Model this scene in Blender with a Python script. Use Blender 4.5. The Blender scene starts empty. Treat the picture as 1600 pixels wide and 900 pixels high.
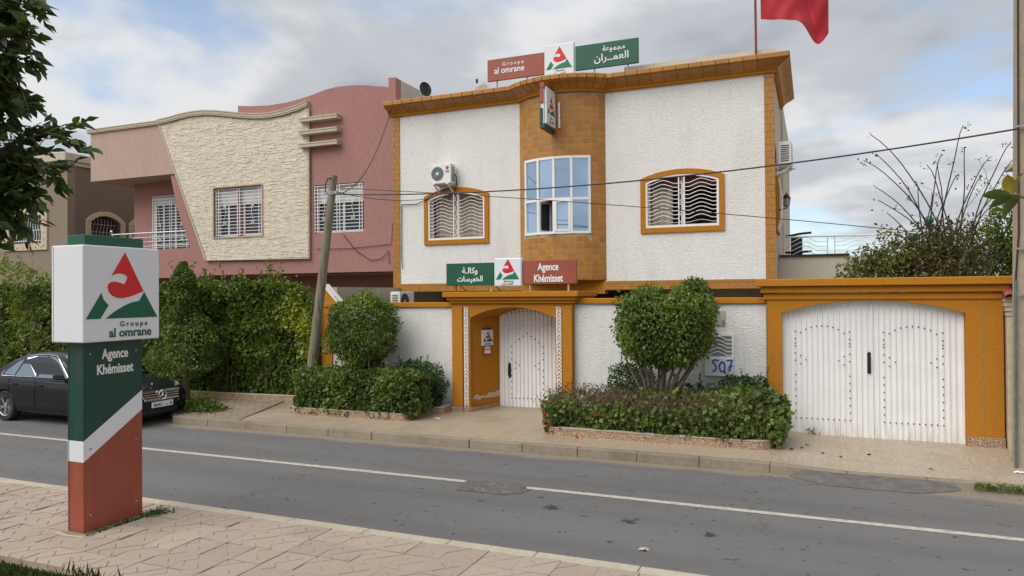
import bpy, bmesh, math, random
import numpy as np
from mathutils import Vector, Matrix, noise
from mathutils.geometry import tessellate_polygon
random.seed(7); RNG = np.random.default_rng(7)
R = math.radians
scene = bpy.context.scene
COL = scene.collection

# ------------------------------------------------------------------ camera
CAM = Vector((0, 0, 2.6))
yaw, pit, rol = R(22.62), R(0.51), R(-0.43)
fw = Vector((-math.sin(yaw) * math.cos(pit), math.cos(yaw) * math.cos(pit), math.sin(pit)))
rt = Vector((math.cos(yaw), math.sin(yaw), 0))
up = rt.cross(fw)
rt, up = rt * math.cos(rol) + up * math.sin(rol), -rt * math.sin(rol) + up * math.cos(rol)
cam = bpy.data.objects.new('camera', bpy.data.cameras.new('camera'))
COL.objects.link(cam)
cam.matrix_world = Matrix(((rt.x, up.x, -fw.x, CAM.x), (rt.y, up.y, -fw.y, CAM.y), (rt.z, up.z, -fw.z, CAM.z), (0, 0, 0, 1)))
cam.data.sensor_width = 36
cam.data.lens = 1132 / 1600 * 36
cam.data.clip_start = 0.05
cam.data.clip_end = 3000
scene.camera = cam

# ------------------------------------------------------------------ sky, sun, exposure
SUN_EL, SUN_AZ = R(50), R(-148)         # azimuth clockwise from +Y: behind the camera, to its left
sd = Vector((math.sin(SUN_AZ) * math.cos(SUN_EL), math.cos(SUN_AZ) * math.cos(SUN_EL), math.sin(SUN_EL)))
sun = bpy.data.objects.new('sun', bpy.data.lights.new('sun', 'SUN'))
COL.objects.link(sun)
sun.data.energy = 1.5
sun.data.angle = R(55)
sun.data.color = (1, .975, .92)
sun.rotation_euler = sd.to_track_quat('Z', 'Y').to_euler()
world = bpy.data.worlds.new('World'); scene.world = world; world.use_nodes = True
wn, wl = world.node_tree.nodes, world.node_tree.links
wn.clear()
def wnode(t, **k):
    n = wn.new(t)
    for a, b in k.items():
        if a in n.inputs: n.inputs[a].default_value = b
        else: setattr(n, a, b)
    return n
sky = wnode('ShaderNodeTexSky', sky_type='NISHITA', sun_disc=False, sun_elevation=SUN_EL, sun_rotation=SUN_AZ, altitude=450)
geo = wnode('ShaderNodeTexCoord')
sep = wnode('ShaderNodeSeparateXYZ'); wl.new(geo.outputs['Generated'], sep.inputs[0])
def wmath(op, a, b=0.0):
    n = wnode('ShaderNodeMath', operation=op)
    for i, x in enumerate((a, b)):
        if isinstance(x, (int, float)): n.inputs[i].default_value = x
        else: wl.new(x, n.inputs[i])
    return n.outputs[0]
den = wmath('ADD', wmath('MAXIMUM', sep.outputs['Z'], 0.0), 0.22)
comb = wnode('ShaderNodeCombineXYZ')
wl.new(wmath('DIVIDE', sep.outputs['X'], den), comb.inputs[0])
wl.new(wmath('DIVIDE', sep.outputs['Y'], den), comb.inputs[1])
comb.inputs[2].default_value = 3.7
def wnoise(scale, detail, rough, dist=0.0, off=(0, 0, 0)):
    m = wnode('ShaderNodeMapping'); m.inputs['Location'].default_value = off
    wl.new(comb.outputs[0], m.inputs[0])
    n = wnode('ShaderNodeTexNoise'); n.inputs['Scale'].default_value = scale
    n.inputs['Detail'].default_value = detail; n.inputs['Roughness'].default_value = rough
    n.inputs['Distortion'].default_value = dist
    wl.new(m.outputs[0], n.inputs['Vector'])
    return n.outputs['Fac']
def wramp(src, stops):
    r = wnode('ShaderNodeValToRGB'); e = r.color_ramp.elements
    while len(e) < len(stops): e.new(.5)
    for q, (p, c) in zip(e, stops):
        q.position = p; q.color = (*c, 1) if len(c) == 3 else c
    r.color_ramp.interpolation = 'EASE'
    wl.new(src, r.inputs[0]); return r.outputs[0]
COFF, TOFF = (4.11, 6.33, 0), (14.9, 2.31, 0)
cover = wramp(wnoise(1.15, 8, .50, .3, COFF), [(.335, (0, 0, 0)), (.46, (1, 1, 1))])
tone = wramp(wnoise(1.3, 7, .5, .2, TOFF), [(.30, (1.85, 1.98, 2.2)), (.44, (2.75, 2.88, 3.08)), (.56, (3.95, 4.0, 4.08))])
blue = wnode('ShaderNodeMix', data_type='RGBA', blend_type='MULTIPLY'); blue.inputs[0].default_value = 1
wl.new(sky.outputs[0], blue.inputs[6]); blue.inputs[7].default_value = (.95, 1.0, 1.05, 1)
mixc = wnode('ShaderNodeMix', data_type='RGBA')
hz = wnode('ShaderNodeMix', data_type='RGBA'); hz.inputs[0].default_value = .38; wl.new(blue.outputs[2], hz.inputs[6]); hz.inputs[7].default_value = (2.5, 2.75, 3.0, 1)
wl.new(cover, mixc.inputs[0]); wl.new(hz.outputs[2], mixc.inputs[6]); wl.new(tone, mixc.inputs[7])
bg = wnode('ShaderNodeBackground'); bg.inputs['Strength'].default_value = 0.1
wl.new(mixc.outputs[2], bg.inputs[0])
wo = wnode('ShaderNodeOutputWorld'); wl.new(bg.outputs[0], wo.inputs[0])
scene.view_settings.view_transform = 'Standard'
scene.view_settings.look = 'None'
scene.view_settings.gamma = 1
scene.view_settings.exposure = 1.0
scene.render.engine = 'CYCLES'
scene.cycles.max_bounces = 6
scene.cycles.transparent_max_bounces = 8

# ------------------------------------------------------------------ helpers
OFF = {}
def tag(o, label=None, cat=None, group=None, kind=None):
    if label: o['label'] = label
    if cat: o['category'] = cat
    if group: o['group'] = group
    if kind: o['kind'] = kind
    return o
def thing(name, label, cat, loc=(0, 0, 0), group=None):
    o = bpy.data.objects.new(name, None); COL.objects.link(o)
    o.location = loc; o.empty_display_size = .2
    OFF[o] = Vector(loc)
    return tag(o, label, cat, group)
def link(name, mesh, parent=None, off=None):
    o = bpy.data.objects.new(name, mesh); COL.objects.link(o)
    if parent is not None: o.parent = parent
    OFF[o] = Vector(off if off is not None else (OFF.get(parent) or (0, 0, 0)))
    return o
def copy_tree(o, parent=None):
    c = o.copy(); COL.objects.link(c); c.parent = parent; OFF[c] = OFF[o]
    for ch in list(o.children): copy_tree(ch, c)
    return c

class MB:
    def __init__(s): s.v = []; s.f = []; s.m = []; s.cur = 0
    def face(s, pts):
        n = len(s.v); s.v += [tuple(p) for p in pts]; s.f.append(tuple(range(n, n + len(pts)))); s.m.append(s.cur); return s
    def box(s, x0, x1, y0, y1, z0, z1):
        return s.hexa([(x0, y0, z0), (x1, y0, z0), (x1, y1, z0), (x0, y1, z0)], [(x0, y0, z1), (x1, y0, z1), (x1, y1, z1), (x0, y1, z1)])
    def hexa(s, b, t):
        return s.prism(b, t)
    def prism(s, b, t):
        n = len(s.v); k = len(b)
        s.v += [tuple(p) for p in b] + [tuple(p) for p in t]
        F = [tuple(n + k - 1 - i for i in range(k)), tuple(n + k + i for i in range(k))]
        F += [(n + i, n + (i + 1) % k, n + k + (i + 1) % k, n + k + i) for i in range(k)]
        s.f += F; s.m += [s.cur] * len(F); return s
    def plate(s, outer, holes, d0, d1, fn=lambda u, w, d: (u, d, w)):
        """polygon with holes in (u,w), between depths d0 (front) and d1 (back)"""
        loops = [list(outer)] + [list(h) for h in holes]
        flat = [p for l in loops for p in l]
        tris = tessellate_polygon([[Vector((p[0], p[1], 0)) for p in l] for l in loops])
        n = len(s.v); k = len(flat)
        s.v += [fn(p[0], p[1], d0) for p in flat] + [fn(p[0], p[1], d1) for p in flat]
        for a, b, c in tris:
            s.f += [(n + a, n + b, n + c), (n + k + c, n + k + b, n + k + a)]; s.m += [s.cur] * 2
        i0 = 0
        for l in loops:
            q = len(l)
            for i in range(q):
                a, b = i0 + i, i0 + (i + 1) % q
                s.f.append((n + a, n + b, n + k + b, n + k + a)); s.m.append(s.cur)
            i0 += q
        return s
    def tube(s, pts, r, n=6, cap=True):
        pts = [Vector(p) for p in pts]; m = len(pts)
        rr = r if isinstance(r, (list, tuple)) else [r] * m
        base = len(s.v); ref = None
        for i, p in enumerate(pts):
            t = (pts[min(i + 1, m - 1)] - pts[max(i - 1, 0)])
            if t.length < 1e-9: t = Vector((0, 0, 1))
            t.normalize()
            if ref is None: ref = t.orthogonal().normalized()
            ref = (ref - t * ref.dot(t))
            if ref.length < 1e-6: ref = t.orthogonal()
            ref.normalize(); bi = t.cross(ref)
            for j in range(n):
                a = 2 * math.pi * j / n
                s.v.append(tuple(p + (ref * math.cos(a) + bi * math.sin(a)) * rr[i]))
        for i in range(m - 1):
            for j in range(n):
                a = base + i * n + j; b = base + i * n + (j + 1) % n
                s.f.append((a, b, b + n, a + n)); s.m.append(s.cur)
        if cap:
            s.f.append(tuple(base + n - 1 - j for j in range(n))); s.f.append(tuple(base + (m - 1) * n + j for j in range(n))); s.m += [s.cur] * 2
        return s
    def lathe(s, prof, c=(0, 0, 0), axis='Z', n=24):
        base = len(s.v); c = Vector(c)
        for r, h in prof:
            for j in range(n):
                a = 2 * math.pi * j / n; x, y = r * math.cos(a), r * math.sin(a)
                p = {'Z': (x, y, h), 'Y': (x, h, y), 'X': (h, x, y)}[axis]
                s.v.append(tuple(c + Vector(p)))
        for i in range(len(prof) - 1):
            for j in range(n):
                a = base + i * n + j; b = base + i * n + (j + 1) % n
                s.f.append((a, b, b + n, a + n)); s.m.append(s.cur)
        return s
    def grid(s, rows):
        base = len(s.v); w = len(rows[0])
        for r_ in rows: s.v += [tuple(p) for p in r_]
        for i in range(len(rows) - 1):
            for j in range(w - 1):
                a = base + i * w + j
                s.f.append((a, a + 1, a + w + 1, a + w)); s.m.append(s.cur)
        return s
    def mesh(s, name, mats, off=(0, 0, 0), smooth=False):
        me = bpy.data.meshes.new(name)
        o = Vector(off)
        me.from_pydata([(v[0] - o.x, v[1] - o.y, v[2] - o.z) for v in s.v], [], s.f)
        for m in (mats if isinstance(mats, (list, tuple)) else [mats]): me.materials.append(m)
        if any(s.m): me.polygons.foreach_set('material_index', s.m)
        bm = bmesh.new(); bm.from_mesh(me)
        bmesh.ops.remove_doubles(bm, verts=bm.verts, dist=1e-5)
        bmesh.ops.recalc_face_normals(bm, faces=bm.faces)
        bm.to_mesh(me); bm.free()
        if smooth:
            me.polygons.foreach_set('use_smooth', [True] * len(me.polygons))
            try: me.set_sharp_from_angle(angle=R(38))
            except Exception: pass
        me.update(); return me
    def build(s, name, mats, parent=None, smooth=False, bevel=0, seg=1, kind=None, label=None, cat=None, group=None):
        o = link(name, s.mesh(name, mats, OFF.get(parent, (0, 0, 0)), smooth), parent)
        if bevel:
            b = o.modifiers.new('bevel', 'BEVEL'); b.width = bevel; b.segments = seg; b.limit_method = 'ANGLE'; b.angle_limit = R(40)
        return tag(o, label, cat, group, kind)

def arc(x0, x1, z, rise, n=16):
    """points of a segmental arch from (x0,z) up over to (x1,z)"""
    h = (x1 - x0) / 2; cx = (x0 + x1) / 2; rad = (h * h + rise * rise) / (2 * rise); cz = z + rise - rad
    a = math.asin(min(1, h / rad))
    return [(cx + rad * math.sin(-a + 2 * a * i / n), cz + rad * math.cos(-a + 2 * a * i / n)) for i in range(n + 1)]

def text_mesh(body, size, bold=0.0, xs=1.0, spacing=1.0, depth=.003):
    c = bpy.data.curves.new('lettering', 'FONT'); c.body = body; c.size = size; c.offset = bold
    c.align_x = 'CENTER'; c.extrude = depth; c.space_character = spacing; c.resolution_u = 4
    o = bpy.data.objects.new('lettering', c); COL.objects.link(o)
    bpy.context.view_layer.update()
    m = bpy.data.meshes.new_from_object(o.evaluated_get(bpy.context.evaluated_depsgraph_get()))
    bpy.data.objects.remove(o)
    for v in m.vertices: v.co.x *= xs
    return m
def text(body, size, pos, U, V, mat, parent, **k):
    """lettering laid on a face: U runs along the line, V up"""
    m = text_mesh(body, size, **k)
    U, V = Vector(U).normalized(), Vector(V).normalized(); N = U.cross(V)
    pos = Vector(pos) - OFF.get(parent, Vector())
    for v in m.vertices: v.co = pos + U * v.co.x + V * v.co.y + N * v.co.z
    m.materials.clear(); m.materials.append(mat)
    return link('lettering', m, parent)
# Arabic letters in their joined forms, in left-to-right drawing order
AR_MAJMUAA = '\ufe94\ufecb\ufeee\ufee4\ufea0\ufee3'.replace('\ufe94', '\ufe94')
AR_OMRAN = '\ufee5\ufe8d\ufeae\u0640\u0640\ufee4\ufecc\ufedf\ufe8d'
AR_WIKALA = '\ufe94\u0640\ufedf\ufe8e\ufedb\u0648'
AR_KHEM = '\ufe95\ufe8e\ufeb4\ufef4\ufee4\ufea8\ufedf\ufe8d'

# ------------------------------------------------------------------ materials
MATS = {}
class NT:
    def __init__(s, name):
        s.mat = bpy.data.materials.new(name); s.mat.use_nodes = True
        s.n = s.mat.node_tree.nodes; s.l = s.mat.node_tree.links
        s.b = s.n['Principled BSDF']; s.tc = s.n.new('ShaderNodeTexCoord')
    def put(s, sock, x):
        if hasattr(x, 'is_linked') or isinstance(x, bpy.types.NodeSocket): s.l.new(x, sock)
        elif isinstance(x, (tuple, list)) and len(x) == 3 and sock.type == 'RGBA': sock.default_value = (*x, 1)
        else: sock.default_value = x
    def map(s, scale=(1, 1, 1), rot=(0, 0, 0), src='Object', loc=(0, 0, 0)):
        m = s.n.new('ShaderNodeMapping'); m.inputs['Scale'].default_value = scale; m.inputs['Rotation'].default_value = rot
        m.inputs['Location'].default_value = loc
        s.l.new(s.tc.outputs[src], m.inputs[0]); return m.outputs[0]
    def noise(s, scale, detail=4, rough=.55, vec=None, dist=0.0, out='Fac'):
        n = s.n.new('ShaderNodeTexNoise'); n.inputs['Scale'].default_value = scale; n.inputs['Detail'].default_value = detail
        n.inputs['Roughness'].default_value = rough; n.inputs['Distortion'].default_value = dist
        s.l.new(vec if vec is not None else s.tc.outputs['Object'], n.inputs['Vector']); return n.outputs[out]
    def voro(s, scale, vec=None, feature='F1', out='Distance', rnd=1.0):
        n = s.n.new('ShaderNodeTexVoronoi'); n.feature = feature; n.inputs['Scale'].default_value = scale
        n.inputs['Randomness'].default_value = rnd
        s.l.new(vec if vec is not None else s.tc.outputs['Object'], n.inputs['Vector']); return n.outputs[out]
    def ramp(s, src, stops):
        r = s.n.new('ShaderNodeValToRGB'); e = r.color_ramp.elements
        while len(e) < len(stops): e.new(.5)
        for q, (p, c) in zip(e, stops):
            q.position = p; q.color = (c, c, c, 1) if isinstance(c, (int, float)) else (*c, 1)
        s.l.new(src, r.inputs[0]); return r.outputs[0]
    def mix(s, fac, a, b, mode='MIX'):
        m = s.n.new('ShaderNodeMix'); m.data_type = 'RGBA'; m.blend_type = mode
        s.put(m.inputs[0], fac); s.put(m.inputs[6], a); s.put(m.inputs[7], b); return m.outputs[2]
    def math(s, op, a, b=0.0, c=None):
        m = s.n.new('ShaderNodeMath'); m.operation = op; s.put(m.inputs[0], a); s.put(m.inputs[1], b)
        if c is not None: s.put(m.inputs[2], c)
        return m.outputs[0]
    def sep(s, src='Object'):
        n = s.n.new('ShaderNodeSeparateXYZ'); s.l.new(s.tc.outputs[src], n.inputs[0]); return n.outputs
    def bump(s, h, strength=.3, dist=.01, prev=None):
        b = s.n.new('ShaderNodeBump'); b.inputs['Strength'].default_value = strength; b.inputs['Distance'].default_value = dist
        s.l.new(h, b.inputs['Height'])
        if prev is not None: s.l.new(prev, b.inputs['Normal'])
        s.l.new(b.outputs[0], s.b.inputs['Normal']); return b.outputs[0]
    def out(s, color=None, rough=None, metal=None, **k):
        if color is not None: s.put(s.b.inputs['Base Color'], color)
        if rough is not None: s.put(s.b.inputs['Roughness'], rough)
        if metal is not None: s.put(s.b.inputs['Metallic'], metal)
        for a, x in k.items(): s.put(s.b.inputs[a], x)
        return s.mat
def scuffed(name, col, rough, dust=.25, vs=2.0):
    t = NT(name)
    c = t.mix(t.ramp(t.noise(vs, 6, .6), [(.3, 0.0), (.7, 1.0)]), tuple(x * .88 for x in col), tuple(x * 1.1 for x in col))
    st = t.noise(1.0, 6, .65, t.map((9, 9, .8))); sp = t.noise(26, 5, .7)
    c = t.mix(t.math('MULTIPLY', t.ramp(st, [(.5, 0.0), (.75, 1.0)]), dust * .5), c, (.30, .26, .22))
    c = t.mix(t.ramp(sp, [(.66, 0.0), (.74, dust)]), c, (.42, .38, .34))
    t.bump(t.noise(3.0, 2), .04, .02)
    return t.out(c, t.math('ADD', t.math('MULTIPLY', sp, .3), rough - .12))
def sc(c, k): return tuple(min(1, x * k) for x in c)
def plain(name, col, rough=.6, metal=0.0, var=.10, vs=3.0, bs=0.0, bscale=60, **k):
    t = NT(name)
    c = t.mix(t.ramp(t.noise(vs, 6, .6), [(.3, 0.0), (.7, 1.0)]), sc(col, 1 - var), sc(col, 1 + var))
    if bs: t.bump(t.noise(bscale, 3, .6), bs, .004)
    r = t.math('ADD', t.math('MULTIPLY', t.noise(vs * 3, 3), .12), rough - .06)
    return t.out(c, r, metal, **k)
def stucco(name, col, stretch=(14, 14, 34), amp=.9, dirt=.12, dist=.02, vert=False, dirtcol=(.45, .36, .25)):
    """rough trowelled render, with faint weather streaks"""
    t = NT(name)
    v = t.map(stretch)
    n1 = t.noise(1.0, 5, .62, v, .6)
    n2 = t.noise(3.2, 3, .6, v)
    h = t.math('ADD', n1, t.math('MULTIPLY', n2, .45))
    st = t.noise(1.0, 5, .6, t.map((1.6, 1.6, .22)))
    big = t.noise(.5, 4, .6)
    base = t.mix(t.ramp(n1, [(.35, 0.0), (.62, 1.0)]), sc(col, .86), sc(col, 1.04))
    c = t.mix(t.math('MULTIPLY', t.ramp(st, [(.52, 0.0), (.8, 1.0)]), dirt * 1.6), base, dirtcol)
    c = t.mix(t.math('MULTIPLY', t.ramp(big, [(.4, 0.0), (.75, 1.0)]), dirt * .7), c, sc(dirtcol, 1.1))
    s2 = t.noise(1.0, 6, .65, t.map((8, 8, .32))); c = t.mix(t.math('MULTIPLY', t.ramp(s2, [(.56, 0.0), (.78, 1.0)]), dirt * 1.1), c, dirtcol)
    c = t.mix(t.math('MULTIPLY', t.ramp(t.noise(1.3, 5, .65), [(.45, 0.0), (.75, 1.0)]), dirt * .8), c, tuple(min(1, x * 1.22 + .015) for x in col))
    t.bump(h, amp, dist)
    return t.out(c, .88, 0.0, **{'Specular IOR Level': .2})
def leafmat(name, dark, light, tip=None, rough=.42):
    t = NT(name)
    a = t.n.new('ShaderNodeAttribute'); a.attribute_name = 'v'
    stops = [(0.0, dark), (.75, light)] + ([(1.0, tip)] if tip else [])
    c = t.ramp(a.outputs['Fac'], stops)
    t.out(c, rough, 0.0, **{'Specular IOR Level': .35})
    tr = t.n.new('ShaderNodeBsdfTranslucent'); t.l.new(t.mix(1.0, c, (1.0, 1.15, .5), 'MULTIPLY'), tr.inputs[0])
    ms = t.n.new('ShaderNodeMixShader'); ms.inputs[0].default_value = .32
    t.l.new(t.b.outputs[0], ms.inputs[1]); t.l.new(tr.outputs[0], ms.inputs[2])
    t.l.new(ms.outputs[0], t.n['Material Output'].inputs[0]); return t.mat

M = MATS
M['white_stucco'] = stucco('white_stucco', (.845, .835, .80), (17, 17, 46), 1.0, .15, .022)
M['fence_stucco'] = stucco('fence_stucco', (.835, .82, .78), (17, 17, 48), 1.0, .22, .022)
M['cream_stucco'] = stucco('cream_stucco', (.56, .51, .42), (26, 26, 26), .6, .15, .01)
M['pink_stucco'] = stucco('pink_stucco', (.385, .198, .175), (40, 40, 5), .7, .10, .010, dirtcol=(.22, .12, .11))
M['rose_stucco'] = stucco('rose_stucco', (.485, .345, .290), (40, 40, 5), .7, .10, .010, dirtcol=(.3, .19, .16))
M['brown_stucco'] = stucco('brown_stucco', (.20, .16, .12), (20, 20, 20), .5, .10, .01, dirtcol=(.12, .1, .08))
M['orange'] = stucco('orange_paint', (.445, .180, .017), (30, 30, 30), .35, .16, .007, dirtcol=(.26, .11, .03))
M['concrete'] = stucco('concrete', (.42, .38, .31), (7, 7, 7), .4, .3, .008, dirtcol=(.2, .18, .14))
M['kerb'] = stucco('kerb_concrete', (.27, .225, .165), (16, 16, 16), .7, .6, .010, dirtcol=(.15, .12, .085))
M['kerb_pale'] = stucco('pale_kerb_concrete', (.47, .42, .33), (16, 16, 16), .5, .35, .006, dirtcol=(.26, .21, .15))
M['white_metal'] = plain('white_painted_metal', (.78, .77, .75), .38, var=.035, vs=2)
M['white_plastic'] = plain('white_plastic', (.75, .74, .71), .45, var=.05)
M['sign_white'] = plain('sign_white', (.72, .73, .76), .35, var=.03, vs=1.5)
M['sign_green'] = plain('sign_green', (.006, .085, .045), .38, var=.12, vs=2.5)
M['sign_bright_green'] = plain('sign_bright_green', (.0, .17, .075), .4, var=.05)
M['sign_dark_green'] = scuffed('sign_dark_green', (.004, .050, .034), .38, .16, 6)
M['sign_red'] = plain('sign_red', (.62, .010, .014), .4, var=.05)
M['sign_brick'] = scuffed('sign_brick', (.30, .066, .036), .42, .22)
M['lettering_white'] = plain('lettering_white', (.78, .78, .78), .5, var=.02)
M['lettering_green'] = plain('lettering_green', (.0, .10, .05), .5, var=.02)
M['lettering_dark'] = plain('lettering_dark', (.03, .035, .04), .5, var=.02)
M['graffiti_blue'] = plain('graffiti_blue', (.0, .13, .50), .6, var=.2, vs=20)
M['graffiti_red'] = plain('graffiti_red', (.6, .03, .03), .6, var=.2, vs=20)
M['black_plastic'] = plain('black_plastic', (.012, .012, .014), .45, var=.2)
M['black_metal'] = plain('black_metal', (.02, .02, .022), .4, .3, var=.2)
M['dark_void'] = plain('dark_interior', (.035, .03, .028), .9, var=.2)
M['room'] = plain('room_plaster', (.22, .2, .18), .9, var=.1)
M['steel'] = plain('steel', (.55, .55, .55), .3, .9, var=.06)
M['galv'] = plain('galvanised_steel', (.33, .36, .38), .45, .7, var=.12)
M['chrome'] = plain('chrome', (.75, .76, .78), .12, 1.0, var=.03)
M['rubber'] = plain('rubber', (.018, .018, .018), .8, var=.2, bs=.3)
M['curtain'] = plain('curtain', (.40, .35, .27), .9, var=.12, vs=6)
M['curtain_red'] = plain('red_brown_blind', (.17, .055, .04), .8, var=.12)
M['shutter'] = plain('roller_shutter', (.62, .61, .59), .5, var=.06)
M['cream_stone'] = plain('cream_moulding', (.50, .43, .32), .8, var=.12, vs=8, bs=.3)
M['pale_stone'] = plain('pale_carved_stone', (.52, .43, .31), .8, var=.15, vs=10, bs=.4)
M['flag_red'] = plain('flag_red', (.40, .008, .022), .75, var=.08, **{'Sheen Weight': .2})
M['flag_green'] = plain('flag_green', (.01, .07, .02), .75)
M['pole_red'] = plain('pole_red', (.20, .02, .025), .5)
M['roof_tile'] = plain('red_roof_tile', (.30, .062, .04), .55, var=.25, vs=9)
M['soil'] = plain('soil', (.12, .075, .045), .95, var=.35, vs=14, bs=.8, bscale=40)
M['bark'] = plain('bark', (.12, .09, .062), .9, var=.35, vs=14, bs=.8, bscale=50)
M['twig'] = plain('dry_twig', (.16, .105, .068), .9, var=.3, vs=12)
M['cable'] = plain('cable_black', (.015, .015, .016), .6)
M['paper'] = plain('paper', (.75, .75, .8), .8, var=.05)
M['green_glass'] = plain('green_glass', (.03, .30, .14), .15, var=.05, **{'Transmission Weight': .3})
def m_gate():
    t = NT('gate_paint'); z = t.sep()['Z']
    low = t.ramp(z, [(.12, 1.0), (.42, 0.0)])
    n = t.noise(1.0, 6, .7, t.map((14, 14, 2.2))); sp = t.noise(9, 6, .7)
    c = t.mix(t.ramp(t.noise(2.5, 5), [(.3, 0.0), (.7, 1.0)]), (.76, .755, .74), (.82, .815, .80))
    c = t.mix(t.math('MULTIPLY', low, t.ramp(n, [(.45, 0.0), (.7, .75)])), c, (.42, .27, .14))
    c = t.mix(t.math('MULTIPLY', t.ramp(sp, [(.66, 0.0), (.72, .55)]), t.ramp(z, [(.1, 1.0), (1.6, .25)])), c, (.36, .26, .18))
    c = t.mix(t.math('MULTIPLY', t.ramp(t.noise(1.0, 5, .6, t.map((5, 5, .3))), [(.5, 0.0), (.8, 1.0)]), .14), c, (.42, .37, .3))
    t.bump(t.noise(2.2, 3), .12, .03); return t.out(c, .42)
M['gate_paint'] = m_gate()
def m_glass(name, col, metal=.75, rough=.03):
    t = NT(name)
    t.bump(t.noise(1.7, 2, .5), .03, .02)
    return t.out(col, rough, metal)
M['mirror_glass'] = m_glass('blue_reflective_glass', (.42, .55, .72), .85)
M['window_glass'] = m_glass('window_glass', (.05, .06, .075), .25, .05)
M['car_glass'] = m_glass('tinted_car_glass', (.28, .36, .42), .75, .04)
M['car_paint'] = NT('black_car_paint').out((.005, .0055, .010), .3, 0.0, **{'Specular IOR Level': .3, 'Coat Weight': .3, 'Coat Roughness': .03})
M['headlight_glass'] = NT('headlight_glass').out((.5, .52, .55), .08, .6)
def m_wood():
    t = NT('weathered_pole_wood')
    v = t.map((22, 22, 1.2)); n = t.noise(1, 6, .65, v, .4)
    c = t.ramp(n, [(.3, (.10, .085, .055)), (.5, (.20, .175, .12)), (.72, (.29, .25, .18))])
    t.bump(n, .7, .01); return t.out(c, .85)
M['pole_wood'] = m_wood()
def m_tile():
    t = NT('glazed_orange_tile')
    oi = t.n.new('ShaderNodeObjectInfo')
    n = t.noise(9, 5, .6); n2 = t.noise(60, 3, .6)
    c = t.ramp(oi.outputs['Random'], [(0.0, (.36, .150, .017)), (.5, (.42, .180, .020)), (1.0, (.48, .21, .028))])
    c = t.mix(t.ramp(n, [(.35, .0), (.7, .55)]), c, (.27, .12, .03))
    t.bump(n2, .25, .003); return t.out(c, .42)
M['tile'] = m_tile()
M['grout'] = plain('tile_grout', (.34, .25, .15), .9, var=.35, vs=3)
M['grout_grey'] = plain('grey_tile_grout', (.25, .205, .145), .9, var=.2, vs=8)
def m_mosaic(name, stone, joint, scale=16):
    t = NT(name)
    d = t.voro(scale, feature='DISTANCE_TO_EDGE')
    m = t.ramp(d, [(.06, 0.0), (.13, 1.0)])
    c = t.mix(m, joint, t.mix(t.noise(7, 3), sc(stone, .7), sc(stone, 1.3)))
    t.bump(m, .5, .006); return t.out(c, .8)
M['mosaic'] = m_mosaic('pebble_mosaic', (.25, .13, .075), (.47, .36, .25), 28)
M['mosaic_pale'] = m_mosaic('pale_mosaic', (.20, .12, .07), (.78, .72, .62), 22)
def m_stone():
    t = NT('split_face_stone')
    oi = t.n.new('ShaderNodeObjectInfo')
    v = t.map((9, 9, 26)); n = t.noise(1, 6, .65, v, .5); big = t.noise(5.0, 3, .6)
    c = t.ramp(big, [(.3, (.60, .52, .40)), (.5, (.68, .61, .49)), (.7, (.73, .67, .56))])
    c = t.mix(t.ramp(n, [(.3, .35), (.55, 0.0)]), c, (.48, .38, .25))
    t.bump(n, .6, .012); return t.out(c, .9)
M['split_stone'] = m_stone()
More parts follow.
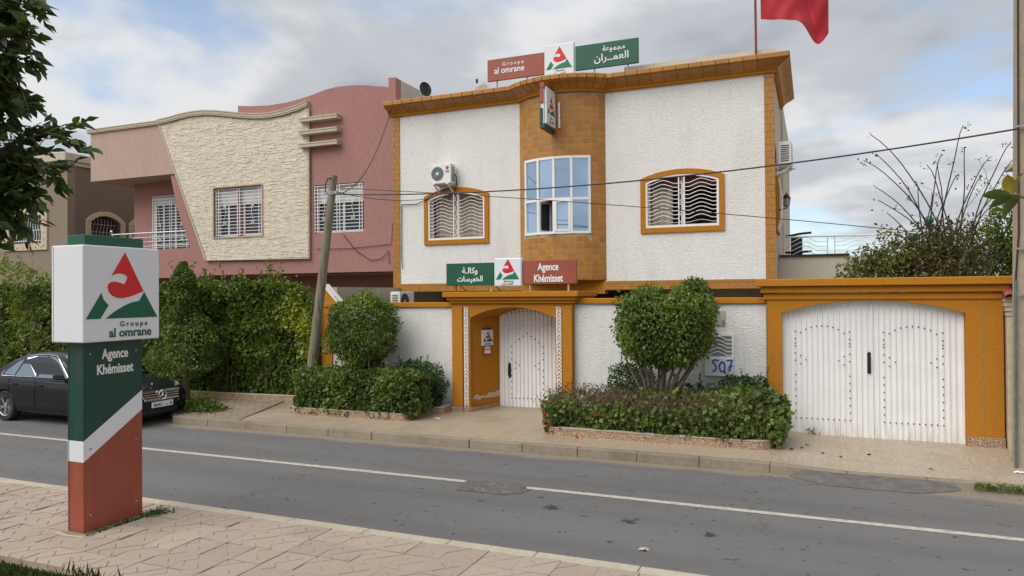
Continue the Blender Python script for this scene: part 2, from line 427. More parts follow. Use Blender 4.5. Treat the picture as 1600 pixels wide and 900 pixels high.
def m_asphalt():
    t = NT('asphalt')
    fine = t.noise(90, 4, .7); mid = t.noise(6, 5, .65); big = t.noise(.55, 4, .6, t.map((.4, 1.6, 1)))
    c = t.mix(t.ramp(fine, [(.3, 0.0), (.7, 1.0)]), (.092, .089, .086), (.155, .150, .145))
    c = t.mix(t.ramp(big, [(.35, 0.0), (.7, .55)]), c, (.165, .158, .152))
    c = t.mix(t.ramp(mid, [(.55, 0.0), (.8, .35)]), c, (.085, .083, .082))
    trk = t.math('SINE', t.math('MULTIPLY_ADD', t.math('ADD', t.sep()['Y'], t.math('MULTIPLY', t.noise(.35, 2), .5)), 5.2, .9))
    c = t.mix(t.ramp(trk, [(.3, 0.0), (1.0, .30)]), c, (.095, .092, .090))
    ck = t.voro(.42, t.map((1, 1, 1), src='Object'), 'DISTANCE_TO_EDGE'); wig = t.noise(5, 5, .7)
    ck = t.math('ADD', ck, t.math('MULTIPLY_ADD', wig, .16, -.08))
    c = t.mix(t.math('MULTIPLY', t.ramp(t.math('ABSOLUTE', ck), [(.0, 1.0), (.006, 0.0)]), t.ramp(t.noise(.8, 3), [(.5, 0.0), (.6, .55)])), c, (.05, .048, .046))
    P = t.sep()
    # sandy dust washed into the gutters
    dn = t.noise(2.2, 6, .65, t.map((.5, 1, 1)))
    far = t.math('MULTIPLY_ADD', P['Y'], 2.2, -23.72)
    far = t.math('ADD', far, t.math('MULTIPLY', dn, 1.5))
    far = t.math('ADD', far, t.math('MAXIMUM', t.math('MULTIPLY_ADD', P['X'], .40, -.25), -.05))
    c = t.mix(t.math('MULTIPLY', t.ramp(far, [(.55, 0.0), (1.35, .8)]), .9), c, (.27, .21, .15))
    # dark oil and tar drops
    sp = t.noise(3.3, 3, .5, t.map((1.0, 2.2, 1), loc=(3, 1, 0))); sp2 = t.noise(16, 2, .5)
    c = t.mix(t.ramp(t.math('MULTIPLY', sp, sp2), [(.375, 0.0), (.405, .85)]), c, (.03, .03, .032))
    dist = t.noise(14, 4, .7, out='Color')
    for (x, y, r_) in ((-2.98, 8.35, .125), (-1.98, 8.15, .10), (-1.05, 8.02, .07), (-3.25, 8.72, .06), (-3.9, 8.3, .05), (-2.0, 7.4, .06)):
        vm = t.n.new('ShaderNodeVectorMath'); vm.operation = 'SUBTRACT'; t.l.new(t.tc.outputs['Object'], vm.inputs[0]); vm.inputs[1].default_value = (x, y, 0)
        ve = t.n.new('ShaderNodeVectorMath'); ve.operation = 'MULTIPLY_ADD'; t.l.new(dist, ve.inputs[0]); ve.inputs[1].default_value = (.34, .34, 0); t.l.new(vm.outputs[0], ve.inputs[2])
        vs = t.n.new('ShaderNodeVectorMath'); vs.operation = 'SUBTRACT'; t.l.new(ve.outputs[0], vs.inputs[0]); vs.inputs[1].default_value = (.17, .17, 0)
        vl = t.n.new('ShaderNodeVectorMath'); vl.operation = 'LENGTH'; t.l.new(vs.outputs[0], vl.inputs[0])
        c = t.mix(t.ramp(vl.outputs['Value'], [(r_ * .55, .9), (r_, 0.0)]), c, (.022, .022, .024))
    t.bump(t.math('ADD', fine, t.math('MULTIPLY', t.voro(70), .5)), .55, .006)
    return t.out(c, .82)
M['asphalt'] = m_asphalt()
M['ramp_asphalt'] = plain('dark_ramp_asphalt', (.125, .112, .10), .9, var=.25, vs=9, bs=.8, bscale=70)
def m_line():
    t = NT('worn_road_paint')
    n = t.noise(12, 5, .7)
    c = t.mix(t.ramp(n, [(.50, 0.0), (.68, .8)]), (.47, .44, .37), (.16, .155, .145))
    return t.out(c, .8)
M['road_paint'] = m_line()
def m_pave():
    t = NT('patterned_cement_tile')
    P = t.sep()
    fx = t.math('FRACT', t.math('MULTIPLY', P['X'], 2.5)); fy = t.math('FRACT', t.math('MULTIPLY', P['Y'], 2.5))
    ex = t.math('MINIMUM', fx, t.math('SUBTRACT', 1.0, fx)); ey = t.math('MINIMUM', fy, t.math('SUBTRACT', 1.0, fy))
    joint = t.ramp(t.math('MINIMUM', ex, ey), [(.012, 1.0), (.03, 0.0)])
    nz = t.noise(4.2, 2, .5, out='Fac')
    w = t.math('SINE', t.math('MULTIPLY', nz, 95.0))
    groove = t.ramp(w, [(.05, 0.0), (.55, 1.0)])
    big = t.noise(.8, 5, .6); gx = t.math('MULTIPLY_ADD', P['X'], .22, .55)
    warm = t.mix(t.ramp(t.math('ADD', gx, t.math('MULTIPLY', big, .8)), [(.3, 0.0), (1.0, 1.0)]), (.415, .325, .225), (.45, .375, .28))
    c = t.mix(groove, (.34, .265, .19), warm)
    c = t.mix(t.math('MULTIPLY', joint, .55), c, (.47, .38, .28))
    c = t.mix(t.ramp(t.noise(2.0, 6, .7), [(.5, 0.0), (.8, .5)]), c, (.20, .15, .11))
    t.bump(groove, .5, .006)
    return t.out(c, t.ramp(t.noise(1.2, 4), [(.3, .32), (.7, .62)]))
M['pave'] = m_pave()
def m_block():
    t = NT('small_paving_blocks')
    b = t.n.new('ShaderNodeTexBrick'); t.l.new(t.map((1, 1, 1), (0, 0, R(4))), b.inputs['Vector'])
    b.inputs['Scale'].default_value = 1; b.inputs['Brick Width'].default_value = .22; b.inputs['Row Height'].default_value = .11
    b.inputs['Mortar Size'].default_value = .009
    b.inputs['Color1'].default_value = (.33, .25, .18, 1); b.inputs['Color2'].default_value = (.25, .19, .135, 1); b.inputs['Mortar'].default_value = (.12, .09, .065, 1)
    c = t.mix(t.ramp(t.noise(3, 5), [(.4, 0.0), (.8, .6)]), b.outputs['Color'], (.17, .13, .1))
    t.bump(b.outputs['Fac'], -.6, .008)
    return t.out(c, .85)
M['block_pave'] = m_block()
def m_neartile():
    t = NT('pink_stamped_paver')
    oi = t.n.new('ShaderNodeObjectInfo')
    n = t.noise(30, 5, .65)
    ge = t.n.new('ShaderNodeNewGeometry')
    big = t.n.new('ShaderNodeTexNoise'); big.inputs['Scale'].default_value = .9; big.inputs['Detail'].default_value = 5; t.l.new(ge.outputs['Position'], big.inputs['Vector'])
    c = t.ramp(oi.outputs['Random'], [(0.0, (.345, .275, .222)), (1.0, (.415, .332, .268))])
    c = t.mix(t.ramp(n, [(.35, .35), (.65, 0.0)]), c, (.32, .24, .18))
    c = t.mix(t.ramp(big.outputs['Fac'], [(.5, 0.0), (.75, .45)]), c, (.34, .25, .165))
    t.bump(n, .35, .004); return t.out(c, .85)
M['near_tile'] = m_neartile()
M['joint'] = plain('joint_sand', (.17, .115, .075), .95, var=.3, vs=10)
M['earth'] = plain('earth', (.20, .15, .10), .95, var=.3, vs=1.5, bs=.6, bscale=20)
def m_gravel():
    t = NT('broken_gravel')
    P = t.sep(); dx = t.math('MULTIPLY_ADD', P['X'], 1.9, 7.64); dy = t.math('MULTIPLY_ADD', P['Y'], 2.7, -24.08)
    r = t.math('ADD', t.math('SQRT', t.math('ADD', t.math('MULTIPLY', dx, dx), t.math('MULTIPLY', dy, dy))), t.math('MULTIPLY_ADD', t.noise(6, 4, .7), .5, -.25))
    st = t.ramp(t.voro(34), [(.25, 1.0), (.45, 0.0)]); patchy = t.ramp(t.noise(7, 4, .7), [(.42, 0.0), (.58, 1.0)])
    c = t.mix(t.math('MULTIPLY', st, patchy), (.12, .113, .106), (.40, .37, .33))
    c = t.mix(t.math('MULTIPLY', t.ramp(r, [(.62, 0.0), (.85, 1.0)]), t.ramp(t.noise(3.0, 3), [(.45, .15), (.6, .85)])), c, (.095, .09, .086)); c = t.mix(t.ramp(r, [(.80, 0.0), (1.02, .9)]), c, (.125, .12, .115))
    t.bump(t.math('ADD', st, t.noise(50, 3)), 1.0, .012); return t.out(c, .95)
M['gravel'] = m_gravel()
M['peeled'] = plain('bare_render', (.50, .42, .32), .9, var=.2, vs=10, bs=.5)
M['ficus_leaf'] = leafmat('ficus_leaf', (.058, .098, .018), (.180, .240, .044), (.28, .30, .08))
M['hedge_leaf'] = leafmat('hedge_leaf', (.066, .105, .025), (.19, .24, .055), (.42, .37, .04))
M['creeper_leaf'] = leafmat('creeper_leaf', (.046, .078, .015), (.155, .21, .028), (.33, .36, .045))
M['dark_leaf'] = leafmat('dark_shrub_leaf', (.020, .058, .012), (.058, .125, .025), (.09, .15, .03))
M['tree_leaf'] = leafmat('street_tree_leaf', (.026, .052, .018), (.078, .12, .03), (.16, .18, .03), .40)
M['bush_leaf'] = leafmat('mixed_bush_leaf', (.10, .062, .030), (.135, .145, .035), (.20, .20, .045))
M['dry_leaf'] = leafmat('dry_leaf', (.06, .04, .025), (.13, .09, .05), (.2, .13, .06))
M['red_flower'] = leafmat('red_flower', (.5, .01, .01), (.7, .03, .02))
M['yellow_leaf'] = leafmat('yellow_leaf', (.20, .16, .02), (.30, .24, .03))
M['grass'] = leafmat('grass_blade', (.030, .060, .010), (.08, .13, .025), (.22, .2, .08), .6)
# ================================================================== THE SETTING
MB().face([(-700, -700, -.03), (700, -700, -.03), (700, 900, -.03), (-700, 900, -.03)]).build('ground', M['earth'], kind='structure')
MB().face([(-150, 6.4, 0), (150, 6.4, 0), (150, 12.4, 0), (-150, 12.4, 0)]).build('road', M['asphalt'], kind='structure')
ln = MB()
for a, b in ((-60, -4.5), (-3.62, 30)):
    n = max(2, int((b - a) / .8)); rows = [[], []]
    for i in range(n + 1):
        x = a + (b - a) * i / n
        rows[0].append((x, 9.02 - .004 * max(0, x + 4) ** 1.3 + random.uniform(-.006, .006), .004)); rows[1].append((x, 9.13 - .004 * max(0, x + 4) ** 1.3 + random.uniform(-.006, .006), .004))
    ln.grid(rows)
ln.build('road_marking', M['road_paint'], kind='structure')
# sunken broken patch in the road
ph = MB(); rows = []
for j in range(0, 11):
    row = []
    for i in range(33):
        a = 2 * math.pi * i / 32; q = j / 10
        rr = 1 + .30 * noise.noise(Vector((math.cos(a) * 1.7, math.sin(a) * 1.7, 4))) + .06 * noise.noise(Vector((math.cos(a) * 6, math.sin(a) * 6, 1)))
        se = (abs(math.cos(a)) ** 3.4 + abs(math.sin(a)) ** 3.4) ** (-1 / 3.4) * (1 + .10 * noise.noise(Vector((math.cos(a) * 9, math.sin(a) * 9, 3)))); x = -4.03 + .46 * se * rr * q * math.cos(a) + .08 * q * math.sin(a); y = 8.92 + .31 * se * rr * q * math.sin(a)
        z = .005 + .028 * (1 - abs(2 * q - 1.25)) * (q > .25) * (.5 + .9 * noise.noise(Vector((x * 9, y * 9, 2)))) * (q < .98)
        row.append((x, y, max(.004, z)))
    rows.append(row)
ph.grid(rows).build('pothole_patch', M['gravel'], smooth=True, kind='structure')

def kz(x): # kerb height falls towards the garage ramp
    t = min(1, max(0, (x + .9) / 1.2)); t = t * t * (3 - 2 * t)
    return .14 - .055 * t
def pz(x, y): return kz(x) + .055 * max(0, (y - 11.2)) / 2.3
# far pavement, one rolling sheet with paving material
def sheet(name, xs, ys, mat, dz=0.0):
    mb = MB(); mb.grid([[(x, y, pz(x, y) + dz) for x in xs] for y in ys]); return mb.build(name, mat, kind='structure')
fx = [-10.75 + i * .45 for i in range(72)]
sheet('far_pavement', fx, [11.22, 11.8, 12.4, 13, 13.7, 14.5, 15.5, 17], M['pave'])
mb = MB()
mb.face([(-10.62, 11.22, .141), (-11.45, 13.95, .21), (-16, 13.95, .21), (-16, 12.15, .16), (-12.5, 12.15, .16), (-12.25, 11.9, .155), (-12.2, 11.22, .141)])
mb.face([(-16, 12.15, .16), (-16, 13.95, .21), (-60, 13.95, .21), (-60, 12.15, .16)])
mb.face([(-10.62, 11.22, .137), (-10.74, 11.22, .137), (-11.6, 14, .2), (-10.7, 14, .2)])
mb.build('block_pavement', M['block_pave'], kind='structure')
mb = MB(); mb.prism([(-10.60, 11.23, .12), (-10.56, 11.23, .12), (-11.38, 13.9, .19), (-11.42, 13.9, .19)], [(-10.60, 11.23, .147), (-10.56, 11.23, .147), (-11.38, 13.9, .216), (-11.42, 13.9, .216)])
mb.build('paving_joint', M['soil'], kind='structure')
# kerbs: every stone on its own
def kerb(name, x0, x1, y0, y1, zf, mat, bed):
    base = MB().box(x0, x1, y0 + .03, y1 - .02, -.02, .035).build(name, bed, kind='structure')
    x = x0
    while x < x1 - .05:
        L = min(random.uniform(.93, 1.02), x1 - x); xa, xb = x + .0025, x + L - .0025
        za, zb = zf(xa) + random.uniform(-.003, .003), zf(xb) + random.uniform(-.003, .003); dy = random.uniform(-.012, .012)
        m = MB(); m.prism([(xa, y0 + dy, -.01), (xb, y0 + dy, -.01), (xb, y1, -.01), (xa, y1, -.01)], [(xa, y0 + dy + .012, za), (xb, y0 + dy + .012, zb), (xb, y1, zb), (xa, y1, za)])
        m.build('kerb_stone', mat, base, bevel=.014, seg=2)
        x += L
kerb('far_kerb', -12.2, 9, 11.07, 11.24, lambda x: kz(x) + .003, M['kerb'], M['kerb'])
mb = MB().box(-13, -12.2, 12.02, 12.16, -.01, .165); mb.box(-60, -13, 12.02, 12.16, -.01, .165); mb.prism([(-12.35, 11.2, -.01), (-12.2, 11.1, -.01), (-12.2, 12.16, -.01), (-12.35, 12.16, -.01)], [(-12.35, 11.2, .14), (-12.2, 11.1, .142), (-12.2, 12.16, .165), (-12.35, 12.16, .165)])
mb.build('parking_bay_kerb', M['kerb'], kind='structure', bevel=.02)
kerb('near_kerb', -16, 6, 6.38, 6.55, lambda x: .125, M['kerb_pale'], M['kerb'])
# tarmac wedge that lets cars up to the garage
mb = MB(); rows = []
for j in range(5):
    row = []
    for i in range(25):
        x = -.35 + 2.1 * i / 24; q = j / 4; w = .50 * (1 - .75 * abs(i / 12 - 1) ** 3) * (1 + .12 * noise.noise(Vector((x * 3, 0, 0))))
        row.append((x, 11.10 - w * q, .005 + (kz(x) - .006) * (1 - q) * (1 - abs(i / 12 - 1) ** 8)))
    rows.append(row)
mb.grid(rows).build('garage_ramp', M['ramp_asphalt'], smooth=True, kind='structure')

# near pavement: stamped square pavers, each a slab of small raised fields
T = .366
base = MB().face([(-22, 4.48, .085), (8, 4.48, .085), (8, 6.4, .085), (-22, 6.4, .085)]).build('near_pavement', M['joint'], kind='structure')
def clip_square(poly):
    for ax, sg, lim in ((0, 1, 0.008), (0, -1, -.992), (1, 1, 0.008), (1, -1, -.992)):
        out = []
        for p, q in zip(poly, poly[1:] + poly[:1]):
            a, b = sg * p[ax] - lim, sg * q[ax] - lim
            if a >= 0: out.append(p)
            if (a > 0) != (b > 0) and a != b: t = a / (a - b); out.append((p[0] + (q[0] - p[0]) * t, p[1] + (q[1] - p[1]) * t))
        poly = out
        if len(poly) < 3: return []
    return poly
def paver_mesh(seed):
    """slab whose face is pressed into a brick bond running diagonally"""
    rr = random.Random(seed); mb = MB(); c = math.sqrt(.5); row = math.sqrt(2) / 4
    for j in range(-3, 5):
        for i in range(-4, 5):
            u0 = i * .7071 + (j % 2) * .3536 + rr.uniform(-.02, .02); v0 = j * row
            def ring(gu, gv): return clip_square([((u * c - v * c), (u * c + v * c)) for u, v in ((u0 + gu, v0 + gv), (u0 + .7071 - gu, v0 + gv), (u0 + .7071 - gu, v0 + row - gv), (u0 + gu, v0 + row - gv))])
            a, b = ring(.009, .003), ring(.018, .010)
            if len(a) < 3 or len(b) != len(a): continue
            h = .033 + rr.uniform(-.0015, .002)
            mb.prism([(x * T, y * T, .02) for x, y in a], [(x * T, y * T, h - .003) for x, y in a]); mb.prism([(x * T, y * T, h - .003) for x, y in a], [(x * T, y * T, h) for x, y in b])
    mb.box(.004, T - .004, .004, T - .004, -.01, .0262)
    return mb.mesh('paver', M['near_tile'])
PV = [paver_mesh(k) for k in range(4)]
ny = 5
for i in range(-30, 2):
    for j in range(ny):
        x0 = i * T + .02; y0 = 6.375 - (j + 1) * T
        if -7.42 < x0 + T / 2 < -6.98 and 5.2 < y0 + T / 2 < 6.1: continue   # gap round the sign's foot
        o = link('paver', random.choice(PV), base, (0, 0, 0))
        k = random.choice((0, 2)); a = k * math.pi / 2
        o.rotation_euler = (random.uniform(-.012, .012), random.uniform(-.012, .012), a)
        ox, oy = [(0, 0), (T, 0), (T, T), (0, T)][k]
        o.location = (x0 + ox, y0 + oy, .098 + random.uniform(-.003, .003))
MB().face([(-7.7, 5.0, .119), (-6.75, 5.0, .119), (-6.75, 6.25, .119), (-7.7, 6.25, .119)]).build('sign_foot_bed', M['near_tile'], kind='structure')
mb = MB(); mb.grid([[(x, y, .10 + .05 * noise.noise(Vector((x, y, 0)))) for x in [-24 + .5 * i for i in range(80)]] for y in [-14 + .5 * j for j in range(37)] + [4.3, 4.46]])
mb.build('lawn_soil', M['soil'], kind='structure', smooth=True)
MB().prism([(-22, 4.42, .0), (6, 4.42, .0), (6, 4.49, .0), (-22, 4.49, .0)], [(-22, 4.43, .125), (6, 4.43, .125), (6, 4.49, .128), (-22, 4.49, .128)]).build('lawn_edging', M['kerb'], kind='structure')

# ------------------------------------------------------------------ foliage tools
def leaf_mesh(name, P, N, size, mat, aspect=.5, droop=.25, spread=.9, vcol=None, fold=.18, szvar=.35):
    n = len(P); P = np.asarray(P, float); N = np.asarray(N, float)
    d = N + spread * RNG.normal(size=(n, 3)); d[:, 2] -= droop
    d /= np.linalg.norm(d, axis=1)[:, None] + 1e-9
    s = np.cross(d, RNG.normal(size=(n, 3)) + N * 1.2); s /= np.linalg.norm(s, axis=1)[:, None] + 1e-9
    u = np.cross(s, d)
    L = size * (1 + szvar * RNG.uniform(-1, 1, n))[:, None]; W = L * aspect * .5
    b = P - d * L * .5; t = P + d * L * .5
    m = P - d * L * .05
    l = m + s * W + u * L * fold * .5; r = m - s * W + u * L * fold * .5
    V = np.stack([b, l, t, r], 1).reshape(-1, 3)
    me = bpy.data.meshes.new(name)
    me.vertices.add(4 * n); me.vertices.foreach_set('co', V.astype(np.float32).ravel())
    idx = np.arange(n) * 4
    tri = np.stack([idx, idx + 1, idx + 2, idx, idx + 2, idx + 3], 1).ravel().astype(np.int32)
    me.loops.add(6 * n); me.loops.foreach_set('vertex_index', tri)
    me.polygons.add(2 * n); me.polygons.foreach_set('loop_start', (np.arange(2 * n) * 3).astype(np.int32))
    try: me.polygons.foreach_set('loop_total', np.full(2 * n, 3, np.int32))
    except Exception: pass
    v = RNG.uniform(0, .8, n) if vcol is None else np.clip(vcol, 0, 1)
    a = me.attributes.new('v', 'FLOAT', 'POINT'); a.data.foreach_set('value', np.repeat(v, 4).astype(np.float32))
    me.materials.append(mat); me.update(calc_edges=True); me.validate()
    return me
def foliage(name, P, N, size, mat, parent, **k):
    off = OFF.get(parent, Vector())
    me = leaf_mesh(name, np.asarray(P) - np.array(off), N, size, mat, **k)
    return tag(link(name, me, parent), kind='stuff')
def nz3(P, f, seed=0):
    return np.array([noise.noise(Vector((p[0] * f + seed, p[1] * f, p[2] * f))) for p in P])
def ball_pts(n, c, r, depth=.25, lump=.08, lf=2.5, power=2.0, flat_top=None):
    d = RNG.normal(size=(n, 3)); d /= np.linalg.norm(d, axis=1)[:, None]
    if power != 2.0:
        k = (np.abs(d) ** power).sum(1) ** (1 / power); e = d / k[:, None]
    else: e = d
    q = 1 - depth * RNG.uniform(0, 1, n) ** 1.6
    r = np.array(r); P = e * r
    q = q * (1 + lump * 2 * nz3(P, lf, c[0]) + lump * .9 * nz3(P, lf * 2.7, c[0] + 5))
    return np.array(c) + P * q[:, None], d
def sprigs(P, N, count, L=.16):
    """young shoots standing out of a clipped surface"""
    i = RNG.integers(0, len(P), count); a, b = [P], [N]
    for k in range(7):
        d = N[i] * .8 + np.array([0, 0, .5]) + RNG.normal(size=(count, 3)) * .08
        a.append(P[i] + d * (L * RNG.uniform(.4, 1, count) * (k + .5) / 7)[:, None] + RNG.normal(size=(count, 3)) * .012); b.append(d)
    return np.vstack(a), np.vstack(b)
def wave_v(P, f, lo=.0, hi=.75, seed=3):
    return lo + (hi - lo) * np.clip(.5 + .9 * nz3(P, f, seed) + RNG.normal(size=len(P)) * .22, 0, 1)
def stems(mb, base, tips, r0, r1, wob=.06, n=6):
    for t in tips:
        b = Vector(base) + Vector((random.uniform(-.05, .05), random.uniform(-.05, .05), 0)); t = Vector(t)
        pts = [b.lerp(t, i / n) + Vector((random.uniform(-wob, wob), random.uniform(-wob, wob), 0)) * (0 < i < n) for i in range(n + 1)]
        mb.tube(pts, [r0 + (r1 - r0) * i / n for i in range(n + 1)], 6)
# ================================================================== AGENCY BUILDING
FY = 16.6
house = thing('agency_building', 'white and orange two storey building with curved tiled bay in the middle', 'building', (-5.5, FY, 0))
LW = (-9.26, -7.64, 4.02, 5.08, .16)     # inner opening: x0 x1 z0 spring rise
RW = (-3.56, -1.92, 4.10, 5.15, .15)
def arch_poly(x0, x1, z0, zs, rise): return [(x0, z0), (x1, z0)] + arc(x0, x1, zs, rise)[::-1]
BC, BR, BA = (-5.59, 17.695), 1.545, R(44.9)   # bay: axis, radius, half angle
def bay(a, z, r=0.0): return (BC[0] + (BR + r) * math.sin(a), BC[1] - (BR + r) * math.cos(a), z)
mb = MB()
mb.plate([(-10.30, 2.70), (-6.60, 2.70), (-6.60, 7.62), (-10.30, 7.62)], [arch_poly(*LW)], FY, FY + .25)
mb.plate([(-4.58, 2.70), (-.765, 2.70), (-.765, 7.62), (-4.58, 7.62)], [arch_poly(*RW)], FY, FY + .25)
mb.build('wall', M['white_stucco'], house)
mb = MB().box(-.99, -.765, FY + .25, 20.4, 2.7, 7.62).box(-10.30, -10.1, FY + .25, 26, 0, 7.62).box(-10.1, -.99, 25.8, 26, 0, 7.6).box(-.99, -.72, 20.4, 26, 0, 7.6)
mb.build('side_wall', M['cream_stucco'], house)
mb = MB().box(-10.1, -.99, FY + .25, 25.8, 7.35, 7.6).box(-10.1, -.99, FY + .25, 25.8, 2.72, 2.9)
mb.box(-10.1, -6.9, 19.2, 19.3, 2.9, 7.35).box(-4.3, -.99, 19.2, 19.3, 2.9, 7.35).box(-6.9, -6.8, FY + .25, 19.2, 2.9, 7.35).box(-4.4, -4.3, FY + .25, 19.2, 2.9, 7.35).box(-6.8, -4.4, 19.4, 19.5, 2.9, 7.35)
mb.build('floor_slab', M['room'], house)
mb = MB().box(-9.9, -1.2, 18.9, 19.1, 0, 2.72)
mb.build('ground_floor_wall', M['concrete'], house)
MB().box(-8.6, -7.7, 18.86, 18.9, .2, 2.3).build('ground_floor_opening', M['dark_void'], house)
MB().box(-6.2, -3.6, 18.86, 18.9, .2, 2.66).build('ground_floor_opening', M['dark_void'], house)
# orange plinth band with tiles under the first floor and the strips at the corners
mb = MB().box(-10.33, -6.64, FY - .018, FY, 2.69, 2.9).box(-4.54, -.74, FY - .018, FY, 2.69, 2.9)
mb.box(-10.33, -10.11, FY - .018, FY, 2.9, 7.38).box(-.955, -.745, FY - .018, FY, 2.9, 7.38).box(-.765, -.745, FY, FY + .06, 2.69, 7.38)
mb.build('tile_bed', M['grout'], house)
TH = .145
def box_tiles(x0, x1, z0, z1, w, rows_off, mb):
    z = z0; r = 0
    while z < z1 - .02:
        h = min(TH, z1 - z); x = x0 - (rows_off * w * .5 if r % 2 else 0)
        while x < x1 - .01:
            a, b = max(x, x0), min(x + w, x1)
            if b - a > .02: mb.box(a + .005, b - .005, FY - .024 - random.uniform(0, .003), FY - .01, z + .005, z + h - .005)
            x += w
        z += h; r += 1
mb = MB()
box_tiles(-10.33, -6.66, 2.69, 2.9, .20, 1, mb); box_tiles(-4.52, -.742, 2.69, 2.9, .20, 1, mb)
box_tiles(-10.33, -10.115, 2.9, 7.38, .135, 1, mb); box_tiles(-.955, -.742, 2.9, 7.38, .13, 1, mb)
mb.build('strip_tiles', M['tile'], house, kind='stuff')
# bay wall
WA0, WA1, WZ0, WZ1 = R(-33.5), R(29.5), 4.05, 5.82
NA, ang = 26, None
angs = sorted(set([-BA + 2 * BA * i / NA for i in range(NA + 1)] + [WA0, WA1]))
mb = MB()
for a, b in zip(angs[:-1], angs[1:]):
    inside = a >= WA0 - 1e-6 and b <= WA1 + 1e-6
    for z0, z1 in ((2.93, WZ0), (WZ0, WZ1), (WZ1, 7.62)):
        if inside and z0 == WZ0: continue
        mb.prism([bay(a, z0), bay(b, z0), bay(b, z0, -.16), bay(a, z0, -.16)], [bay(a, z1), bay(b, z1), bay(b, z1, -.16), bay(a, z1, -.16)])
mb.build('bay_wall', M['grout'], house)
und = [bay(-BA + 2 * BA * i / NA, 0, .0) for i in range(NA + 1)]
MB().prism([(p[0], p[1], 2.925) for p in und], [(p[0], p[1], 3.0) for p in und]).build('bay_underside', M['orange'], house)
MB().box(-6.64, -4.54, FY - .02, FY + .3, 2.60, 2.924).build('bay_corbel', M['orange'], house)
NT_, rows_ = 13, 0
tw = 2 * BA / NT_; tl = BR * tw
tmesh = []
for w in (1.0,):
    m = MB()
    h = TH / 2 - .0062; hw = tl / 2 - .0062; sag = BR - math.sqrt(BR * BR - hw * hw)
    m.prism([(-hw, .006, -h), (0, .006 - sag, -h), (hw, .006, -h), (hw, .016, -h), (-hw, .016, -h)], [(-hw, .006, h), (0, .006 - sag, h), (hw, .006, h), (hw, .016, h), (-hw, .016, h)])
    tmesh.append(m.mesh('tile', M['tile']))
zr = 2.935
nrow = int((7.36 - zr) / TH)
for r_ in range(nrow + 1):
    z = zr + (r_ + .5) * TH
    if z > 7.34: continue
    for i in range(NT_):
        a = -BA + (i + .5) * tw
        if WA0 - tw * .38 < a < WA1 + tw * .38 and WZ0 - TH * .35 < z < WZ1 + TH * .35: continue
        o = link('tile', tmesh[0], house, (0, 0, 0))
        p = Vector(bay(a, z, .004 + random.uniform(0, .002))) - OFF[house]
        o.location = p; o.rotation_euler = (random.uniform(-.01, .01), random.uniform(-.012, .012), a + random.uniform(-.01, .01))
# bay window: facets of blue reflective glass in white aluminium
wa = [WA0 + (WA1 - WA0) * i / 4 for i in range(5)]
ZM = 4.84
win = MB()
def bar_on_bay(mb, a, b, z0, z1, r0=-.05, r1=.022):
    mb.prism([bay(a, z0, r1), bay(b, z0, r1), bay(b, z0, r0), bay(a, z0, r0)], [bay(a, z1, r1), bay(b, z1, r1), bay(b, z1, r0), bay(a, z1, r0)])
hwid = .028 / BR
for i, a in enumerate(wa):
    bar_on_bay(win, a - hwid, a + hwid, WZ0 - .03, WZ1 + .03, r1=.024)
for a, b in zip(wa[:-1], wa[1:]):
    for z in (WZ0, ZM, WZ1): bar_on_bay(win, a + hwid, b - hwid, z - .03, z + .03, r1=.02)
bw = win.build('window', M['white_metal'], house, label='tall curved window of blue reflective panes')
for i, (a, b) in enumerate(zip(wa[:-1], wa[1:])):
    for j, (z0, z1) in enumerate(((WZ0, ZM), (ZM, WZ1))):
        if (i, j) == (1, 0): continue
        m = MB(); e = hwid
        m.prism([bay(a + e, z0 + .03, -.012), bay(b - e, z0 + .03, -.012), bay(b - e, z0 + .03, -.02), bay(a + e, z0 + .03, -.02)], [bay(a + e, z1 - .03, -.012), bay(b - e, z1 - .03, -.012), bay(b - e, z1 - .03, -.02), bay(a + e, z1 - .03, -.02)])
        m.build('pane', M['mirror_glass'], bw)
def sash(a, b, z0, z1, swing=0.0):
    """small casement frame; swing opens it inwards round its left edge"""
    m = MB(); A, B = Vector(bay(a, 0, .012)), Vector(bay(b, 0, .012))
    u = (B - A); L = u.length; u.normalize(); n = Vector((-u.y, u.x, 0))
    u = (u * math.cos(swing) + n * math.sin(swing)); n = Vector((-u.y, u.x, 0))
    def bx(x0, x1, za, zb):
        p = [A + u * x0 - n * .018, A + u * x1 - n * .018, A + u * x1 + n * .018, A + u * x0 + n * .018]
        m.prism([(q.x, q.y, za) for q in p], [(q.x, q.y, zb) for q in p])
    bx(0, .045, z0, z1); bx(L - .045, L, z0, z1); bx(.045, L - .045, z0, z0 + .045); bx(.045, L - .045, z1 - .045, z1)
    o = m.build('sash', M['white_metal'], bw)
    return A, u, n, L
sash(wa[2] + hwid, wa[3] - hwid, WZ0 + .03, ZM - .03)
A, u, n, L = sash(wa[1] + hwid, wa[2] - hwid, WZ0 + .03, ZM - .03, R(68))
p = [A + u * .045 - n * .004, A + u * (L - .045) - n * .004, A + u * (L - .045) + n * .004, A + u * .045 + n * .004]
MB().prism([(q.x, q.y, WZ0 + .075) for q in p], [(q.x, q.y, ZM - .075) for q in p]).build('pane', M['window_glass'], bw)
